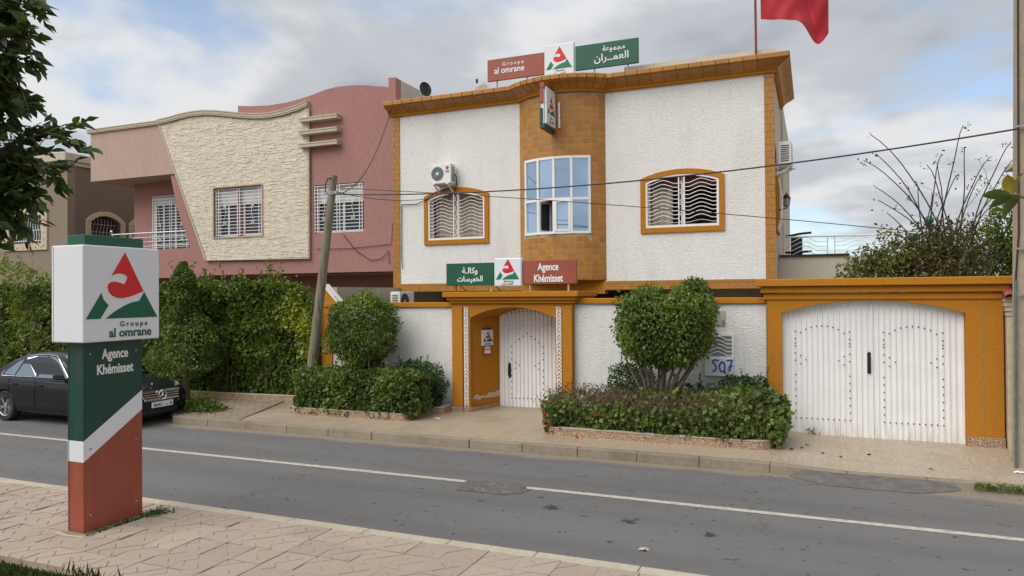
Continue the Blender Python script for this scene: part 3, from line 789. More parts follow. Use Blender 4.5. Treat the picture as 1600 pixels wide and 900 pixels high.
# the two arched windows with wave grilles
def wave_bar():
    m = MB(); pts = []
    W = .74
    prof = [(-W / 2, 0), (-W * .36, 0), (-W * .24, .035), (-W * .1, .072), (0, .084), (W * .1, .072), (W * .24, .035), (W * .36, 0), (W / 2, 0)]
    m.tube([(x, 0, z) for x, z in prof], .0085, 5)
    return m.mesh('bar', M['white_metal'])
WB = wave_bar()
def arched_window(x0, x1, z0, zs, rise, curtain, blind):
    sur = MB().plate(arch_poly(x0 - .115, x1 + .115, z0 - .12, zs + .085, rise + .03), [arch_poly(x0, x1, z0, zs, rise)], FY - .045, FY + .002)
    w = sur.build('window', M['orange'], house, bevel=.006)
    fr = MB().plate(arch_poly(x0 + .002, x1 - .002, z0 + .002, zs - .001, rise), [arch_poly(x0 + .045, x1 - .045, z0 + .055, zs - .035, rise - .005)], FY - .03, FY + .01)
    cx = (x0 + x1) / 2
    fr.box(cx - .075, cx - .05, FY - .028, FY + .005, z0 + .055, zs + rise - .04).box(cx + .05, cx + .075, FY - .028, FY + .005, z0 + .055, zs + rise - .04)
    fr.build('grille_frame', M['white_metal'], w)
    # scroll in the middle
    sm = MB(); k = 0
    z = z0 + .09
    while z < zs + rise - .16:
        sm.tube([(cx + .045 * math.sin(t * .7) * (1 if k % 2 else -1), FY - .01, z + .10 * t / 9) for t in range(10)], .007, 5); z += .12; k += 1
    sm.build('grille_scroll', M['white_metal'], w)
    hw = (x1 - x0) / 2 - .045 - .075
    for sx in (-1, 1):
        c = cx + sx * (.075 + hw / 2); z = z0 + .10
        while z < zs + rise - .10:
            top = zs + rise * (1 - ((c - cx) / ((x1 - x0) / 2)) ** 2)
            if z + .1 < top - .02 or z < zs - .02:
                o = link('bar', WB, w, (0, 0, 0)); o.location = Vector((c, FY - .012, z)) - OFF[w]; o.scale = (hw / .74 * 1.0, 1, 1 if z > z0 + .12 else .6)
            z += .089
    # casement behind
    cm = MB()
    cm.box(x0 + .01, x0 + .07, FY + .12, FY + .17, z0, zs + rise).box(cx - .035, cx + .035, FY + .12, FY + .17, z0, zs + rise).box(x1 - .07, x1 - .01, FY + .12, FY + .17, z0, zs + rise)
    cm.box(x0 + .07, cx - .035, FY + .12, FY + .17, z0, z0 + .06).box(cx + .035, x1 - .07, FY + .12, FY + .17, z0, z0 + .06)
    cm.build('casement', M['white_metal'], w)
    MB().box(x0, x1, FY + .10, FY + .26, z0 - .03, z0 - .002).build('sill', M['white_plastic'], w)
    for a, b in curtain:
        m = MB(); rows = [[], []]
        k = int((b - a) / .03)
        for i in range(k + 1):
            x = a + (b - a) * i / k; y = FY + .30 + .025 * math.sin(i * 1.1)
            rows[0].append((x, y, z0)); rows[1].append((x, y, zs + rise))
        m.grid(rows).build('curtain', M['curtain'], w, smooth=True)
    if blind:
        MB().box(x0 - .05, x1 + .05, FY + .27, FY + .29, zs - .12, zs + rise + .05).build('blind', M['curtain_red'], w)
arched_window(*LW, [(-9.2, -8.2), (-8.35, -7.62)], False)
arched_window(*RW, [(-3.56, -3.0)], True)
# cornice: path along the front, round the bay, round the right corner
path = [Vector((-10.42, FY))] + [Vector((-10.42 + i * .29, FY)) for i in range(1, 13)]
for i in range(15):
    a = -BA + 2 * BA * i / 14; p = bay(a, 0); path.append(Vector((p[0], p[1])))
path += [Vector((-4.22 + i * .286, FY)) for i in range(0, 12)] + [Vector((-.762, FY))] + [Vector((-.762, FY + .31 * i)) for i in range(1, 12)]
# smooth the joins of the bay a little
def normals(path):
    out = []
    for i, p in enumerate(path):
        a = path[max(0, i - 1)]; b = path[min(len(path) - 1, i + 1)]
        d1 = (p - a).normalized() if (p - a).length > 0 else (b - p).normalized(); d2 = (b - p).normalized() if (b - p).length > 0 else d1
        n1 = Vector((d1.y, -d1.x)); n2 = Vector((d2.y, -d2.x)); n = (n1 + n2).normalized()
        out.append(n / max(.62, n.dot(n1)))
    return out
nrm = normals(path)
def swept(i, prof, g):
    """one tile of the cornice between path stations i and i+1"""
    a, b = path[i], path[i + 1]; na, nb = nrm[i], nrm[i + 1]; L = (b - a).length; e = g / max(L, .01)
    A = [(a + na * o).lerp(b + nb * o, e) for o, z in prof]; B = [(a + na * o).lerp(b + nb * o, 1 - e) for o, z in prof]
    return [(p.x, p.y, z) for p, (o, z) in zip(A, prof)], [(p.x, p.y, z) for p, (o, z) in zip(B, prof)]
fascia = [(.0, 7.575), (.335, 7.575), (.345, 7.59), (.345, 7.675), (.335, 7.69), (.0, 7.70)]
cove = [(.0, 7.42), (.10, 7.42), (.125, 7.45), (.17, 7.49), (.25, 7.53), (.305, 7.555), (.315, 7.573), (.0, 7.573)]
bead = [(.0, 7.34), (.055, 7.34), (.07, 7.355), (.07, 7.395), (.095, 7.405), (.095, 7.418), (.0, 7.418)]
bm_ = MB()
for i in range(len(path) - 1):
    if (path[i + 1] - path[i]).length < .02: continue
    a, b = swept(i, fascia, .009); MB().prism(a, b).build('cornice_tile', M['tile'], house)
    a, b = swept(i, cove, .006); MB().prism(a, b).build('cove_tile', M['tile'], house)
    a, b = swept(i, bead, 0); bm_.prism(a, b)
    a, b = swept(i, [(-.05, 7.36), (.305, 7.585), (.325, 7.68), (-.05, 7.69)], 0); bm_.cur = 1; bm_.prism(a, b); bm_.cur = 0
bm_.build('cornice_moulding', [M['orange'], M['grout']], house)
MB().box(-4.1, -.72, 16.86, 17.0, 7.6, 7.97).build('parapet', M['cream_stucco'], house)
MB().box(-.86, -.72, 17.0, 20, 7.6, 7.96).build('parapet', M['cream_stucco'], house)
# things on the side wall seen edge on
m = MB().box(-.763, -.72, 17.0, 18.3, 3.95, 5.2).build('side_window', M['orange'], house)
m2 = MB()
for i in range(12): m2.tube([(-.72, 17.05 + .11 * i, 4.0), (-.64, 17.05 + .11 * i, 4.3), (-.62, 17.05 + .11 * i, 4.7), (-.70, 17.05 + .11 * i, 5.1)], .008, 5)
m2.build('grille', M['white_metal'], m)

# ================================================================== PINK HOUSE
pink = thing('pink_house', 'pink rendered house with a cream split stone panel and wavy parapet', 'building', (-16, 16.7, 0))
PY = 16.72
top = [(-15.75, 8.27), (-15.2, 8.20), (-14.6, 8.16), (-14.0, 8.17), (-13.5, 8.22), (-13.0, 8.30), (-12.6, 8.385), (-12.2, 8.42), (-11.8, 8.41), (-11.3, 8.36), (-10.9, 8.28), (-10.53, 8.22), (-10.53, 8.47), (-10.31, 8.45)]
W1 = [(-16.62, 4.38), (-14.80, 4.38), (-14.80, 5.85), (-16.62, 5.85)]
W2 = [(-13.02, 4.35), (-11.34, 4.35), (-11.34, 5.72), (-13.02, 5.72)]
MB().plate([(-10.31, 3.25), (-15.75, 3.25)] + top, [[(max(x, -15.7), z) for x, z in W1], W2], PY, PY + .28).build('wall', M['pink_stucco'], pink)
mb = MB().plate([(-15.75, 3.25), (-17.3, 3.25), (-18.2, 5.4), (-18.9, 8.0), (-15.75, 8.0)], [[(-16.62, 4.38), (-15.8, 4.38), (-15.8, 5.85), (-16.62, 5.85)]], PY + .001, PY + .28)
mb.box(-21.2, -17.2, 17.7, 17.95, 3.0, 8.0).box(-21.2, -21.0, 17.95, 27, 0, 8.0).box(-21.0, -10.32, 26.8, 27, 0, 8.2)
mb.box(-21.2, -16.9, PY + .02, 16.92, 3.2, 4.1).box(-21.2, -21.0, 16.92, 17.7, 3.2, 4.1)
mb.build('rear_wall', M['pink_stucco'], pink)
MB().box(-10.55, -10.31, PY + .28, 27, 2.6, 8.44).build('party_wall', M['cream_stucco'], pink)
MB().box(-21.0, -10.55, 19.6, 19.8, 0, 8).box(-21, -10.55, PY + .3, 26.8, 3.2, 3.4).box(-21, -10.55, PY + .3, 26.8, 7.5, 7.7).box(-21.2, -10.4, 18.2, 18.4, 0, 3.2).build('inner_wall', M['pink_stucco'], pink)
MB().box(-21.0, -17, 16.93, 17.7, 3.85, 3.98).build('balcony_floor', M['concrete'], pink)
mb = MB().prism([(-21.96, 16.68, 6.42), (-18.15, 16.68, 6.42), (-18.15, 17.72, 6.42), (-21.96, 17.72, 6.42)], [(-21.96, 16.68, 8.0), (-18.6, 16.68, 8.0), (-18.6, 17.72, 8.0), (-21.96, 17.72, 8.0)])
mb.box(-21.96, -21.2, 17.72, 24, 6.42, 8.0)
mb.build('upper_volume', M['rose_stucco'], pink)
# split stone panel
STY = 16.66
ptop = [(-18.88, 8.0), (-18.4, 8.03), (-18.0, 8.08), (-17.5, 8.11), (-17.0, 8.10), (-16.5, 8.04), (-16.0, 7.95), (-15.5, 7.86), (-15.0, 7.79), (-14.5, 7.76), (-14.0, 7.79), (-13.5, 7.87), (-13.13, 7.96)]
PAN = [(-13.13, 3.68), (-16.94, 3.72)] + ptop
MB().plate(PAN, [W1], STY, PY - .002).build('panel', M['cream_stone'], pink)
def ptop_z(x):
    for (a, za), (b, zb) in zip(ptop[:-1], ptop[1:]):
        if a <= x <= b: return za + (zb - za) * (x - a) / (b - a)
    return 7.9
def left_x(z): return -16.94 - (z - 3.72) / (8.0 - 3.72) * 1.94
stones = []
z = 3.70
while z < 8.12:
    h = random.choice((.034, .04, .044, .05)); x = left_x(z + h / 2) + .03; X1 = -13.16
    while x < X1 - .03:
        L = random.choice((.12, .18, .24, .3, .4)) * random.uniform(.8, 1.15); b = min(x + L, X1)
        segs = [(x, b)]
        if z + h > 4.36 and z < 5.87:
            segs = []
            if x < -16.64: segs.append((x, min(b, -16.64)))
            if b > -14.78: segs.append((max(x, -14.78), b))
        for a, c in segs:
            zt = min(ptop_z(a), ptop_z(c)) - .02
            if c - a > .04 and z < zt - .02: stones.append((a, c, z, min(z + h, zt)))
        x += L
    z += h
stones.sort(key=lambda s: -(s[1] - s[0]) * (s[3] - s[2]))
rest = MB()
for k, (a, b, z0, z1) in enumerate(stones):
    d = random.uniform(.004, .016); e = random.uniform(-.006, .006); g = .0015
    m = MB() if k < 290 else rest
    m.prism([(a + g, STY - d - e, z0 + g), (b - g, STY - d + e, z0 + g), (b - g, STY - .001, z0 + g), (a + g, STY - .001, z0 + g)],
            [(a + g, STY - d - e + random.uniform(-.003, .006), z1 - g), (b - g, STY - d + e + random.uniform(-.003, .006), z1 - g), (b - g, STY - .001, z1 - g), (a + g, STY - .001, z1 - g)])
    if k < 290: m.build('stone', M['split_stone'], pink)
rest.build('small_stones', M['split_stone'], pink, kind='stuff')
# ribbed cap moulding
def ribbed(pts, y0, y1, name, h=.15):
    m = MB()
    for k in range(4):
        a0, a1 = h * k / 4, h * (k + 1) / 4 - .008
        yo = y0 - (.012 if k % 2 else 0)
        for (xa, za), (xb, zb) in zip(pts[:-1], pts[1:]):
            m.prism([(xa, yo, za + a0), (xb, yo, zb + a0), (xb, y1, zb + a0), (xa, y1, za + a0)], [(xa, yo, za + a1), (xb, yo, zb + a1), (xb, y1, zb + a1), (xa, y1, za + a1)])
    m.cur = 0
    return m.build(name, M['cream_stone'], pink)
ribbed(ptop, STY - .07, PY + .1, 'cap_moulding', .16)
ribbed([(-22.06, 8.0), (-18.9, 8.0)], STY - .04, 17.75, 'roof_moulding', .14)
MB().tube([(-16.96, STY - .02, 3.71), (-18.86, STY - .02, 7.98)], .03, 6).tube([(-16.96, STY - .01, 3.70), (-13.12, STY - .01, 3.66), (-13.115, STY - .01, 7.9)], .022, 6).build('panel_edge', M['cream_stone'], pink)
for zf in (7.50, 7.14, 6.78):
    m = MB()
    for k in range(3): m.box(-13.36, -12.06, STY - .15 - (.012 if k != 1 else 0), PY - .003, zf + .042 * k, zf + .042 * k + .036)
    m.build('fin', M['cream_stone'], pink)
# windows
def grille_window(name, x0, x1, z0, z1, y, shut, proj=.10, parent=pink):
    w = MB().plate([(x0, z0), (x1, z0), (x1, z1), (x0, z1)], [[(x0 + .06, z0 + .06), (x1 - .06, z0 + .06), (x1 - .06, z1 - .06), (x0 + .06, z1 - .06)]], y + .17, y + .23).build('window', M['white_metal'], parent)
    cx = (x0 + x1) / 2
    MB().box(cx + .05, cx + .12, y + .165, y + .22, z0 + .06, z1 - .06).box(x0 + .35, x0 + .41, y + .168, y + .22, z0 + .06, z1 - .06).build('frame', M['white_metal'], w)
    MB().box(x0 + .05, x1 - .05, y + .20, y + .21, z0 + .05, z1 - .05).build('pane', M['window_glass'], w)
    n = max(1, int(shut / .05))
    for k in range(n):
        MB().box(x0 + .03, x1 - .03, y + .13, y + .16, z1 - .05 * (k + 1) + .004, z1 - .05 * k).build('shutter_slat', M['shutter'], w)
    hb = MB().box(x0 - .02, x1 - .02, -.008, .008, -.008, .008).mesh('bar', M['white_metal'])
    nb = int((z1 - z0) / .098)
    for k in range(nb + 1):
        o = link('bar', hb, w, (0, 0, 0)); o.location = Vector((0, y + proj - .06, z0 + .04 + k * .098)) - OFF[w]
    g = MB()
    for x in (x0 + .02, x0 + .11, cx - .05, cx + .04, x1 - .13, x1 - .04): g.box(x - .009, x + .009, y + proj - .075, y + proj - .06, z0 - .01, z1 - .02)
    for sx in (-1, 1):
        xx = cx + sx * ((x1 - x0) * .30)
        for zc in (z0 + .38, z0 + .85):
            g.tube([(xx + (.012 + .055 * t / 14) * math.cos(t * .75) * sx, y + proj - .08, zc + (.012 + .055 * t / 14) * math.sin(t * .75)) for t in range(15)], .008, 5)
        g.tube([(xx + sx * .07, y + proj - .08, z0 + .3), (xx - sx * .05, y + proj - .08, z0 + .7), (xx + sx * .08, y + proj - .08, z1 - .12)], .008, 5)
    g.build('grille', M['white_metal'], w)
    return w
grille_window('w', -16.60, -14.82, 4.40, 5.83, STY, .52)
grille_window('w', -13.0, -11.36, 4.37, 5.70, PY - .02, .50)
grille_window('w', -20.15, -18.5, 4.10, 5.88, 17.46, .3, .12)
MB().plate([(x, z) for x, z in [(-16.66, 4.34), (-14.76, 4.34), (-14.76, 5.89), (-16.66, 5.89)]], [W1], STY - .035, STY + .02).build('window_surround', M['rose_stucco'], pink)
rl = thing('balcony_railing', 'steel balcony railing on the pink house left of the stone panel', 'railing', (-20, 16.8, 4.1))
for z in (4.64, 4.50, 4.36, 4.22):
    MB().tube([(-21.15, 16.8, z), (-17.75, 16.8, z)], .026 if z > 4.6 else .013, 8).build('rail', M['steel'], rl)
for x in (-21.1, -20.3, -19.4, -18.5, -17.8):
    MB().tube([(x, 16.8, 4.1), (x, 16.8, 4.64)], .018, 8).build('post', M['steel'], rl)
MB().lathe([(0, 4.68), (.03, 4.70), (.045, 4.74), (.03, 4.78), (0, 4.79)], (-21.15, 16.8, 0), n=10).build('finial', M['steel'], rl, smooth=True)

# ================================================================== BROWN HOUSE
br = thing('brown_house', 'dark brown rendered house with ornate cream window frames behind the tree', 'building', (-29, 18.5, 0))
BX = -25.6
WF = [(-28.84, 4.68), (-27.0, 4.68), (-27.0, 5.74), (-28.84, 5.74)]
MB().plate([(-40, 0), (BX, 0), (BX, 7.8), (-40, 7.8)], [WF], 18.5, 18.8).build('wall', stucco('beige_brown_stucco', (.27, .215, .16), (20, 20, 20), .5, .1, .01, dirtcol=(.15, .12, .09)), br)
def sidefn(u, w, d): return (d, u, w)
def arch_side(y0, y1, z0, zs, rise): return [(y0, z0), (y1, z0)] + arc(y0, y1, zs, rise)[::-1]
SW = [(19.42, 20.72, 4.5, 5.52, .26), (21.3, 22.5, 4.5, 5.52, .26)]
MB().plate([(18.8, 0), (30, 0), (30, 7.8), (18.8, 7.8)], [arch_side(*s) for s in SW], BX, BX - .3, sidefn).build('side_wall', M['brown_stucco'], br)
MB().box(-40, BX - .3, 29.7, 30, 0, 7.8).box(-40, BX - .3, 18.8, 29.7, 7.5, 7.7).box(-40, BX - 1.5, 20.4, 20.5, 0, 7.5).box(BX - 1.5, BX - 1.4, 18.8, 29.7, 0, 7.5).build('inner_wall', M['brown_stucco'], br)
MB().box(-40, BX + .16, 18.30, 18.5, 7.70, 7.98).box(BX, BX + .16, 18.5, 30, 7.70, 7.98).box(-40, BX + .08, 18.4, 18.5, 7.55, 7.70).box(BX, BX + .08, 18.5, 30, 7.55, 7.70).build('cornice', M['cream_stone'], br)
def ornate(outer, inner, d0, d1, fn, dots):
    w = MB().plate(outer, [inner], d0, d1, fn).build('window', M['pale_stone'], br, bevel=.012)
    m = MB()
    for (u, z) in dots:
        c = fn(u, z, d0); m.lathe([(.0, -.03), (.035, -.02), (.05, .01)], c, 'Y' if fn(0, 0, 1)[1] == 1 else 'X', 8)
    m.build('rosettes', M['cream_stone'], w)
    return w
w = ornate([(-29.2, 4.42), (-26.66, 4.42), (-26.66, 6.0), (-29.2, 6.0)], WF, 18.44, 18.52, lambda u, z, d: (u, d, z), [(-29.02, 4.6 + .25 * i) for i in range(6)] + [(-26.83, 4.6 + .25 * i) for i in range(6)] + [(-28.7 + .35 * i, 4.55) for i in range(6)])
MB().box(-28.84, -27, 18.72, 18.74, 4.68, 5.74).build('pane', M['window_glass'], w)
g = MB()
for i in range(13):
    x = -28.8 + .145 * i; g.tube([(x, 18.6, 4.68), (x + .05, 18.6, 5.0), (x - .04, 18.6, 5.35), (x + .03, 18.6, 5.74)], .012, 5)
for z in (4.8, 5.2, 5.6): g.tube([(-28.84, 18.6, z), (-27, 18.6, z)], .012, 5)
g.build('grille', M['white_metal'], w)
for s in SW:
    y0, y1, z0, zs, ri = s
    w = ornate(arch_side(y0 - .2, y1 + .2, z0 - .2, zs + .05, ri + .13), arch_side(*s), BX + .06, BX - .02, sidefn, [(y0 - .1, z0 + .2 * i) for i in range(6)] + [(y1 + .1, z0 + .2 * i) for i in range(6)])
    MB().box(BX - .26, BX - .24, y0, y1, z0, zs + ri).build('pane', M['window_glass'], w)
    g = MB()
    for i in range(9):
        y = y0 + (y1 - y0) * (i + .5) / 9
        g.tube([(BX - .1 + .0, y + .05 * math.sin(t * 1.3), z0 + (zs + ri * .6 - z0) * t / 7) for t in range(8)], .012, 5)
    for z in (z0 + .3, z0 + .65, z0 + .95): g.tube([(BX - .1, y0, z), (BX - .1, y1, z)], .010, 5)
    g.build('grille', M['steel'], w)
# ================================================================== GARDEN WALL WITH PORTAL AND GARAGE GATE
WY = 13.55
gw = thing('garden_wall', 'white rendered garden wall with orange coping, arched entrance and garage surround', 'wall', (-4, WY, 0))
mb = MB().box(-10.05, -6.93, WY, WY + .2, 0, 2.335).box(-4.34, -.78, WY, WY + .2, 0, 2.40)
mb.build('wall_panel', M['fence_stucco'], gw)
MB().box(-10.33, -6.93, WY - .05, WY + .25, 2.337, 2.445).box(-4.34, -.76, WY - .05, WY + .25, 2.402, 2.515).build('coping', M['orange'], gw, bevel=.012)
MB().box(-10.33, -10.04, WY - .03, WY + .22, 0, 2.336).build('end_post', M['orange'], gw)
mb = MB().prism([(-10.3, WY - .02, 2.446), (-9.84, WY - .02, 2.446), (-9.84, WY + .18, 2.446), (-10.3, WY + .18, 2.446)], [(-10.3, WY - .02, 2.83), (-9.93, WY - .02, 2.455), (-9.93, WY + .18, 2.455), (-10.3, WY + .18, 2.83)])
mb.build('sloped_end', M['orange'], gw)
MB().prism([(-10.30, WY - .03, 2.832), (-9.91, WY - .03, 2.448), (-9.91, WY + .19, 2.448), (-10.30, WY + .19, 2.832)], [(-10.27, WY - .03, 2.868), (-9.875, WY - .03, 2.478), (-9.875, WY + .19, 2.478), (-10.27, WY + .19, 2.868)]).build('sloped_cap', M['white_plastic'], gw)
MB().box(-10.3, -10.1, WY + .25, FY - .03, 0, 2.80).build('yard_wall', M['concrete'], gw)
# entrance portal: splayed niche behind a flat arch
QY = 13.44; DY = 14.3
front = [(-6.94, .15), (-6.54, .15)] + arc(-6.54, -4.68, 2.12, .22, 20) + [(-4.68, .15), (-4.33, .15), (-4.33, 2.42), (-6.94, 2.42)]
MB().plate(front, [], QY, QY + .12).build('portal_front', M['orange'], gw, bevel=.008)
fa = [(-6.54, .15)] + arc(-6.54, -4.68, 2.12, .22, 20) + [(-4.68, .15)]
ba = [(-6.25, .15)] + arc(-6.25, -4.96, 2.14, .16, 20) + [(-4.96, .15)]
mb = MB(); mb.grid([[(x, QY + .118, z) for x, z in fa], [(x, DY, z) for x, z in ba]])
mb.build('niche', M['orange'], gw, smooth=True)
MB().plate([(-6.95, 0), (-6.25, 0)] + ba[1:-1] + [(-4.96, 0), (-4.3, 0), (-4.3, 2.6), (-6.95, 2.6)], [], DY, DY + .15).build('portal_back', M['orange'], gw)
mb = MB().box(-6.94, -6.70, QY - .045, QY, .30, 2.36).box(-4.53, -4.33, QY - .045, QY, .30, 2.36)
mb.build('pilaster', M['orange'], gw, bevel=.008)
# carved white strips beside the niche
def carved(x0, x1, y, z0, z1):
    m = MB().box(x0, x1, y - .012, y, z0, z1)
    o = m.build('carved_strip', M['pale_stone'] if False else M['orange'], gw)
    s = MB(); z = z0 + .02; k = 0; cx = (x0 + x1) / 2; w = (x1 - x0) / 2
    while z < z1 - .05:
        sg = 1 if k % 2 else -1
        s.tube([(cx + sg * w * .75 * math.sin(t * .55), y - .02, z + .085 * t / 6) for t in range(7)], .012, 5)
        s.tube([(cx - sg * (.2 + .5 * t / 5) * w, y - .02, z + .02 + .05 * math.sin(t * .6)) for t in range(6)], .010, 5)
        s.tube([(cx + sg * w * .6, y - .018, z + .05), (cx + sg * w * .95, y - .018, z + .075)], .012, 5)
        z += .075; k += 1
    s.tube([(x0 + .008, y - .016, z0), (x0 + .008, y - .016, z1)], .009, 5).tube([(x1 - .008, y - .016, z0), (x1 - .008, y - .016, z1)], .009, 5)
    s.build('carving', M['white_plastic'], o)
carved(-6.675, -6.575, QY, .30, 2.33); carved(-4.66, -4.555, QY, .30, 2.33)
MB().box(-6.96, -6.69, QY - .065, QY - .001, .12, .30).box(-6.685, -6.54, QY - .03, QY - .001, .12, .30).box(-4.68, -4.31, QY - .06, QY - .001, .12, .30).build('mosaic_plinth', M['mosaic'], gw)
mb = MB(); mb.prism([(-6.539, QY, .12), (-6.249, DY, .12), (-6.22, DY, .12), (-6.51, QY, .12)], [(-6.539, QY, .28), (-6.249, DY, .28), (-6.22, DY, .28), (-6.51, QY, .28)])
mb.build('mosaic_plinth', M['mosaic'], gw)
# peeling render low on the splayed side
def onreveal(t, z, o=.006):
    a, b = Vector((-6.54, QY + .118, z)), Vector((-6.25, DY, z)); p = a.lerp(b, t); n = Vector(((b - a).y, -(b - a).x, 0)).normalized()
    p = p + n * o; return (p.x, p.y, z)
lo = [(t, .42 + .05 * noise.noise(Vector((t * 7, 1, 0)))) for t in [i / 16 for i in range(17)]]
hi = [(t, .47 + .13 * abs(noise.noise(Vector((t * 4.2, 5, 0)))) + .14 * max(0, t - .45)) for t in [i / 16 for i in range(17)]]
mb = MB(); mb.grid([[onreveal(*p) for p in lo], [onreveal(*p) for p in hi]])
mb.build('peeled_patch', M['peeled'], gw)
# layered heads
def layered(x0, x1, tiers, yb, name):
    m = MB()
    for (ex, py, z0, z1) in tiers: m.box(x0 - ex, x1 + ex, QY - py, yb, z0, z1)
    return m.build(name, M['orange'], gw, bevel=.012)
layered(-6.94, -4.33, [(.06, .06, 2.421, 2.478), (.10, .11, 2.48, 2.545), (.16, .17, 2.548, 2.66)], DY + .3, 'portal_cornice')
layered(-.76, 2.69, [(.06, .05, 2.47, 2.585), (.10, .11, 2.588, 2.70), (.17, .19, 2.703, 2.83)], WY + .5, 'garage_cornice')
GA = (-.52, 2.22, 2.25, .21)
garch = [(-.52, .05), (2.22, .05)] + arc(*GA, 24)[::-1]
MB().plate([(-.76, 0), (-.52, 0)] + arc(*GA, 24) + [(2.22, 0), (2.73, 0), (2.73, 2.48), (-.76, 2.48)], [], QY - .02, WY + .35).build('garage_surround', M['orange'], gw)
MB().box(-.78, -.765, QY - .01, WY, 0.1, 2.4).box(2.44, 2.452, QY - .024, QY - .018, .30, 2.46).build('joint_strip', M['grout_grey'], gw)
MB().box(2.225, 2.735, QY - .045, QY - .02, .08, .29).build('mosaic_plinth', M['mosaic'], gw)
# entrance door: ribbed white sheet metal
door = MB().plate([(-6.25, .19), (-4.96, .19)] + arc(-6.25, -4.96, 2.14, .155)[::-1], [], DY - .02, DY - .001).build('door', M['gate_paint'], gw, label='white ribbed metal entrance door under the orange arch')
def top_of(x, x0, x1, zs, rise):
    h = (x1 - x0) / 2; rad = (h * h + rise * rise) / (2 * rise); return zs + rise - rad + math.sqrt(max(0, rad * rad - (x - (x0 + x1) / 2) ** 2))
def ribs(par, x0, x1, zb, zs, rise, n, y, wid=.03):
    for i in range(n + 1):
        x = x0 + .02 + (x1 - x0 - .04) * i / n
        zt = top_of(x, x0, x1, zs, rise) - .02
        MB().prism([(x - wid / 2, y, zb), (x - wid / 2 + .006, y - .02, zb), (x + wid / 2 - .006, y - .02, zb), (x + wid / 2, y, zb)], [(x - wid / 2, y, zt), (x - wid / 2 + .006, y - .02, zt), (x + wid / 2 - .006, y - .02, zt), (x + wid / 2, y, zt)]).build('rib', M['gate_paint'], par)
ribs(door, -6.25, -4.96, .20, 2.14, .155, 14, DY - .02)
MB().box(-6.24, -4.97, DY - .046, DY - .02, 1.885, 1.915).box(-6.05, -5.15, DY - .044, DY - .02, 1.84, 1.855).build('rail', M['white_metal'], door)
def studs(par, pts, y, r=.011):
    m = MB()
    for x, z in pts: m.lathe([(r, 0), (r, -.008), (r * .5, -.013), (0, -.014)], (x, y, z), 'Y', 7)
    m.build('studs', M['black_metal'], par, kind='stuff')
rx = [-6.25 + .02 + (1.29 - .04) * i / 14 for i in range(15)]
pts = [(rx[i], 2.165 + .075 * (1 - ((i - 7) / 6) ** 2)) for i in range(2, 13)]
arch_h = {3: 1.49, 4: 1.58, 5: 1.65, 6: 1.71, 7: 1.77, 8: 1.71, 9: 1.65, 10: 1.58, 11: 1.49}
pts += [(rx[i], z) for i, z in arch_h.items()]
for i in (3, 11): pts += [(rx[i], 1.49 - .13 * k) for k in range(1, 3)] + [(rx[i], 1.0 - .13 * k) for k in range(0, 5)]
pts += [(rx[4], 1.15), (rx[4], 1.03), (rx[5], 1.10), (rx[9], 1.10), (rx[10], 1.15), (rx[10], 1.03)]
pts += [(rx[i], .40) for i in range(3, 12)]
studs(door, pts, DY - .041, .013)
def handle(par, x, y, z, s=1.0):
    m = MB(); m.box(x - .028 * s, x + .028 * s, y - .006, y, z - .15 * s, z + .15 * s)
    m.tube([(x, y - .006, z + .12 * s), (x, y - .05, z + .10 * s), (x, y - .06, z), (x, y - .05, z - .10 * s), (x, y - .006, z - .12 * s)], .016, 8)
    m.lathe([(.02, 0), (.022, -.02), (0, -.03)], (x, y, z + .15 * s), 'Y', 8)
    m.build('handle', M['black_metal'], par, bevel=.004)
handle(door, rx[2] + .04, DY - .041, .98)
gate = MB().plate(garch, [], WY + .03, WY + .05).build('gate', M['gate_paint'], gw, label='wide white ribbed metal garage gate with arched top')
GY = WY + .03
fr = MB().plate([(-.519, .06), (2.219, .06)] + arc(-.519, 2.219, 2.25, .208, 24)[::-1], [[(-.48, .11), (2.18, .11)] + arc(-.48, 2.18, 2.225, .2, 24)[::-1]], GY - .035, GY)
fr.build('gate_frame', M['gate_paint'], gate)
ribs(gate, -.50, 2.20, .11, 2.23, .2, 31, GY, .034)
gx = [-.48 + 2.66 * i / 31 for i in range(32)]
pts = []
for c in (6.5, 22.5):
    i0, i1 = int(c - 4.5), int(c + 5.5)
    pts += [(gx[i0], .42 + .125 * k) for k in range(13) if k != 7] + [(gx[i1], .42 + .125 * k) for k in range(13) if k != 7]
    pts += [(gx[i], .42) for i in range(i0 + 1, i1)]
    for i in range(i0, i1 + 1):
        q = (i - (i0 + i1) / 2) / ((i1 - i0) / 2); pts.append((gx[i], 1.72 + .30 * math.sqrt(max(0, 1 - q * q))))
    pts += [(gx[i0 + 1], 1.50), (gx[i0 + 1], 1.36), (gx[i0 + 2], 1.43), (gx[i1 - 1], 1.50), (gx[i1 - 1], 1.36), (gx[i1 - 2], 1.43)]
studs(gate, pts, GY - .021, .012)
MB().box(gx[16] - .02, gx[16] + .01, GY - .034, GY - .02, .11, 2.4).build('meeting_strip', M['white_metal'], gate)
handle(gate, gx[15] + .04, GY - .022, 1.40, 1.15)
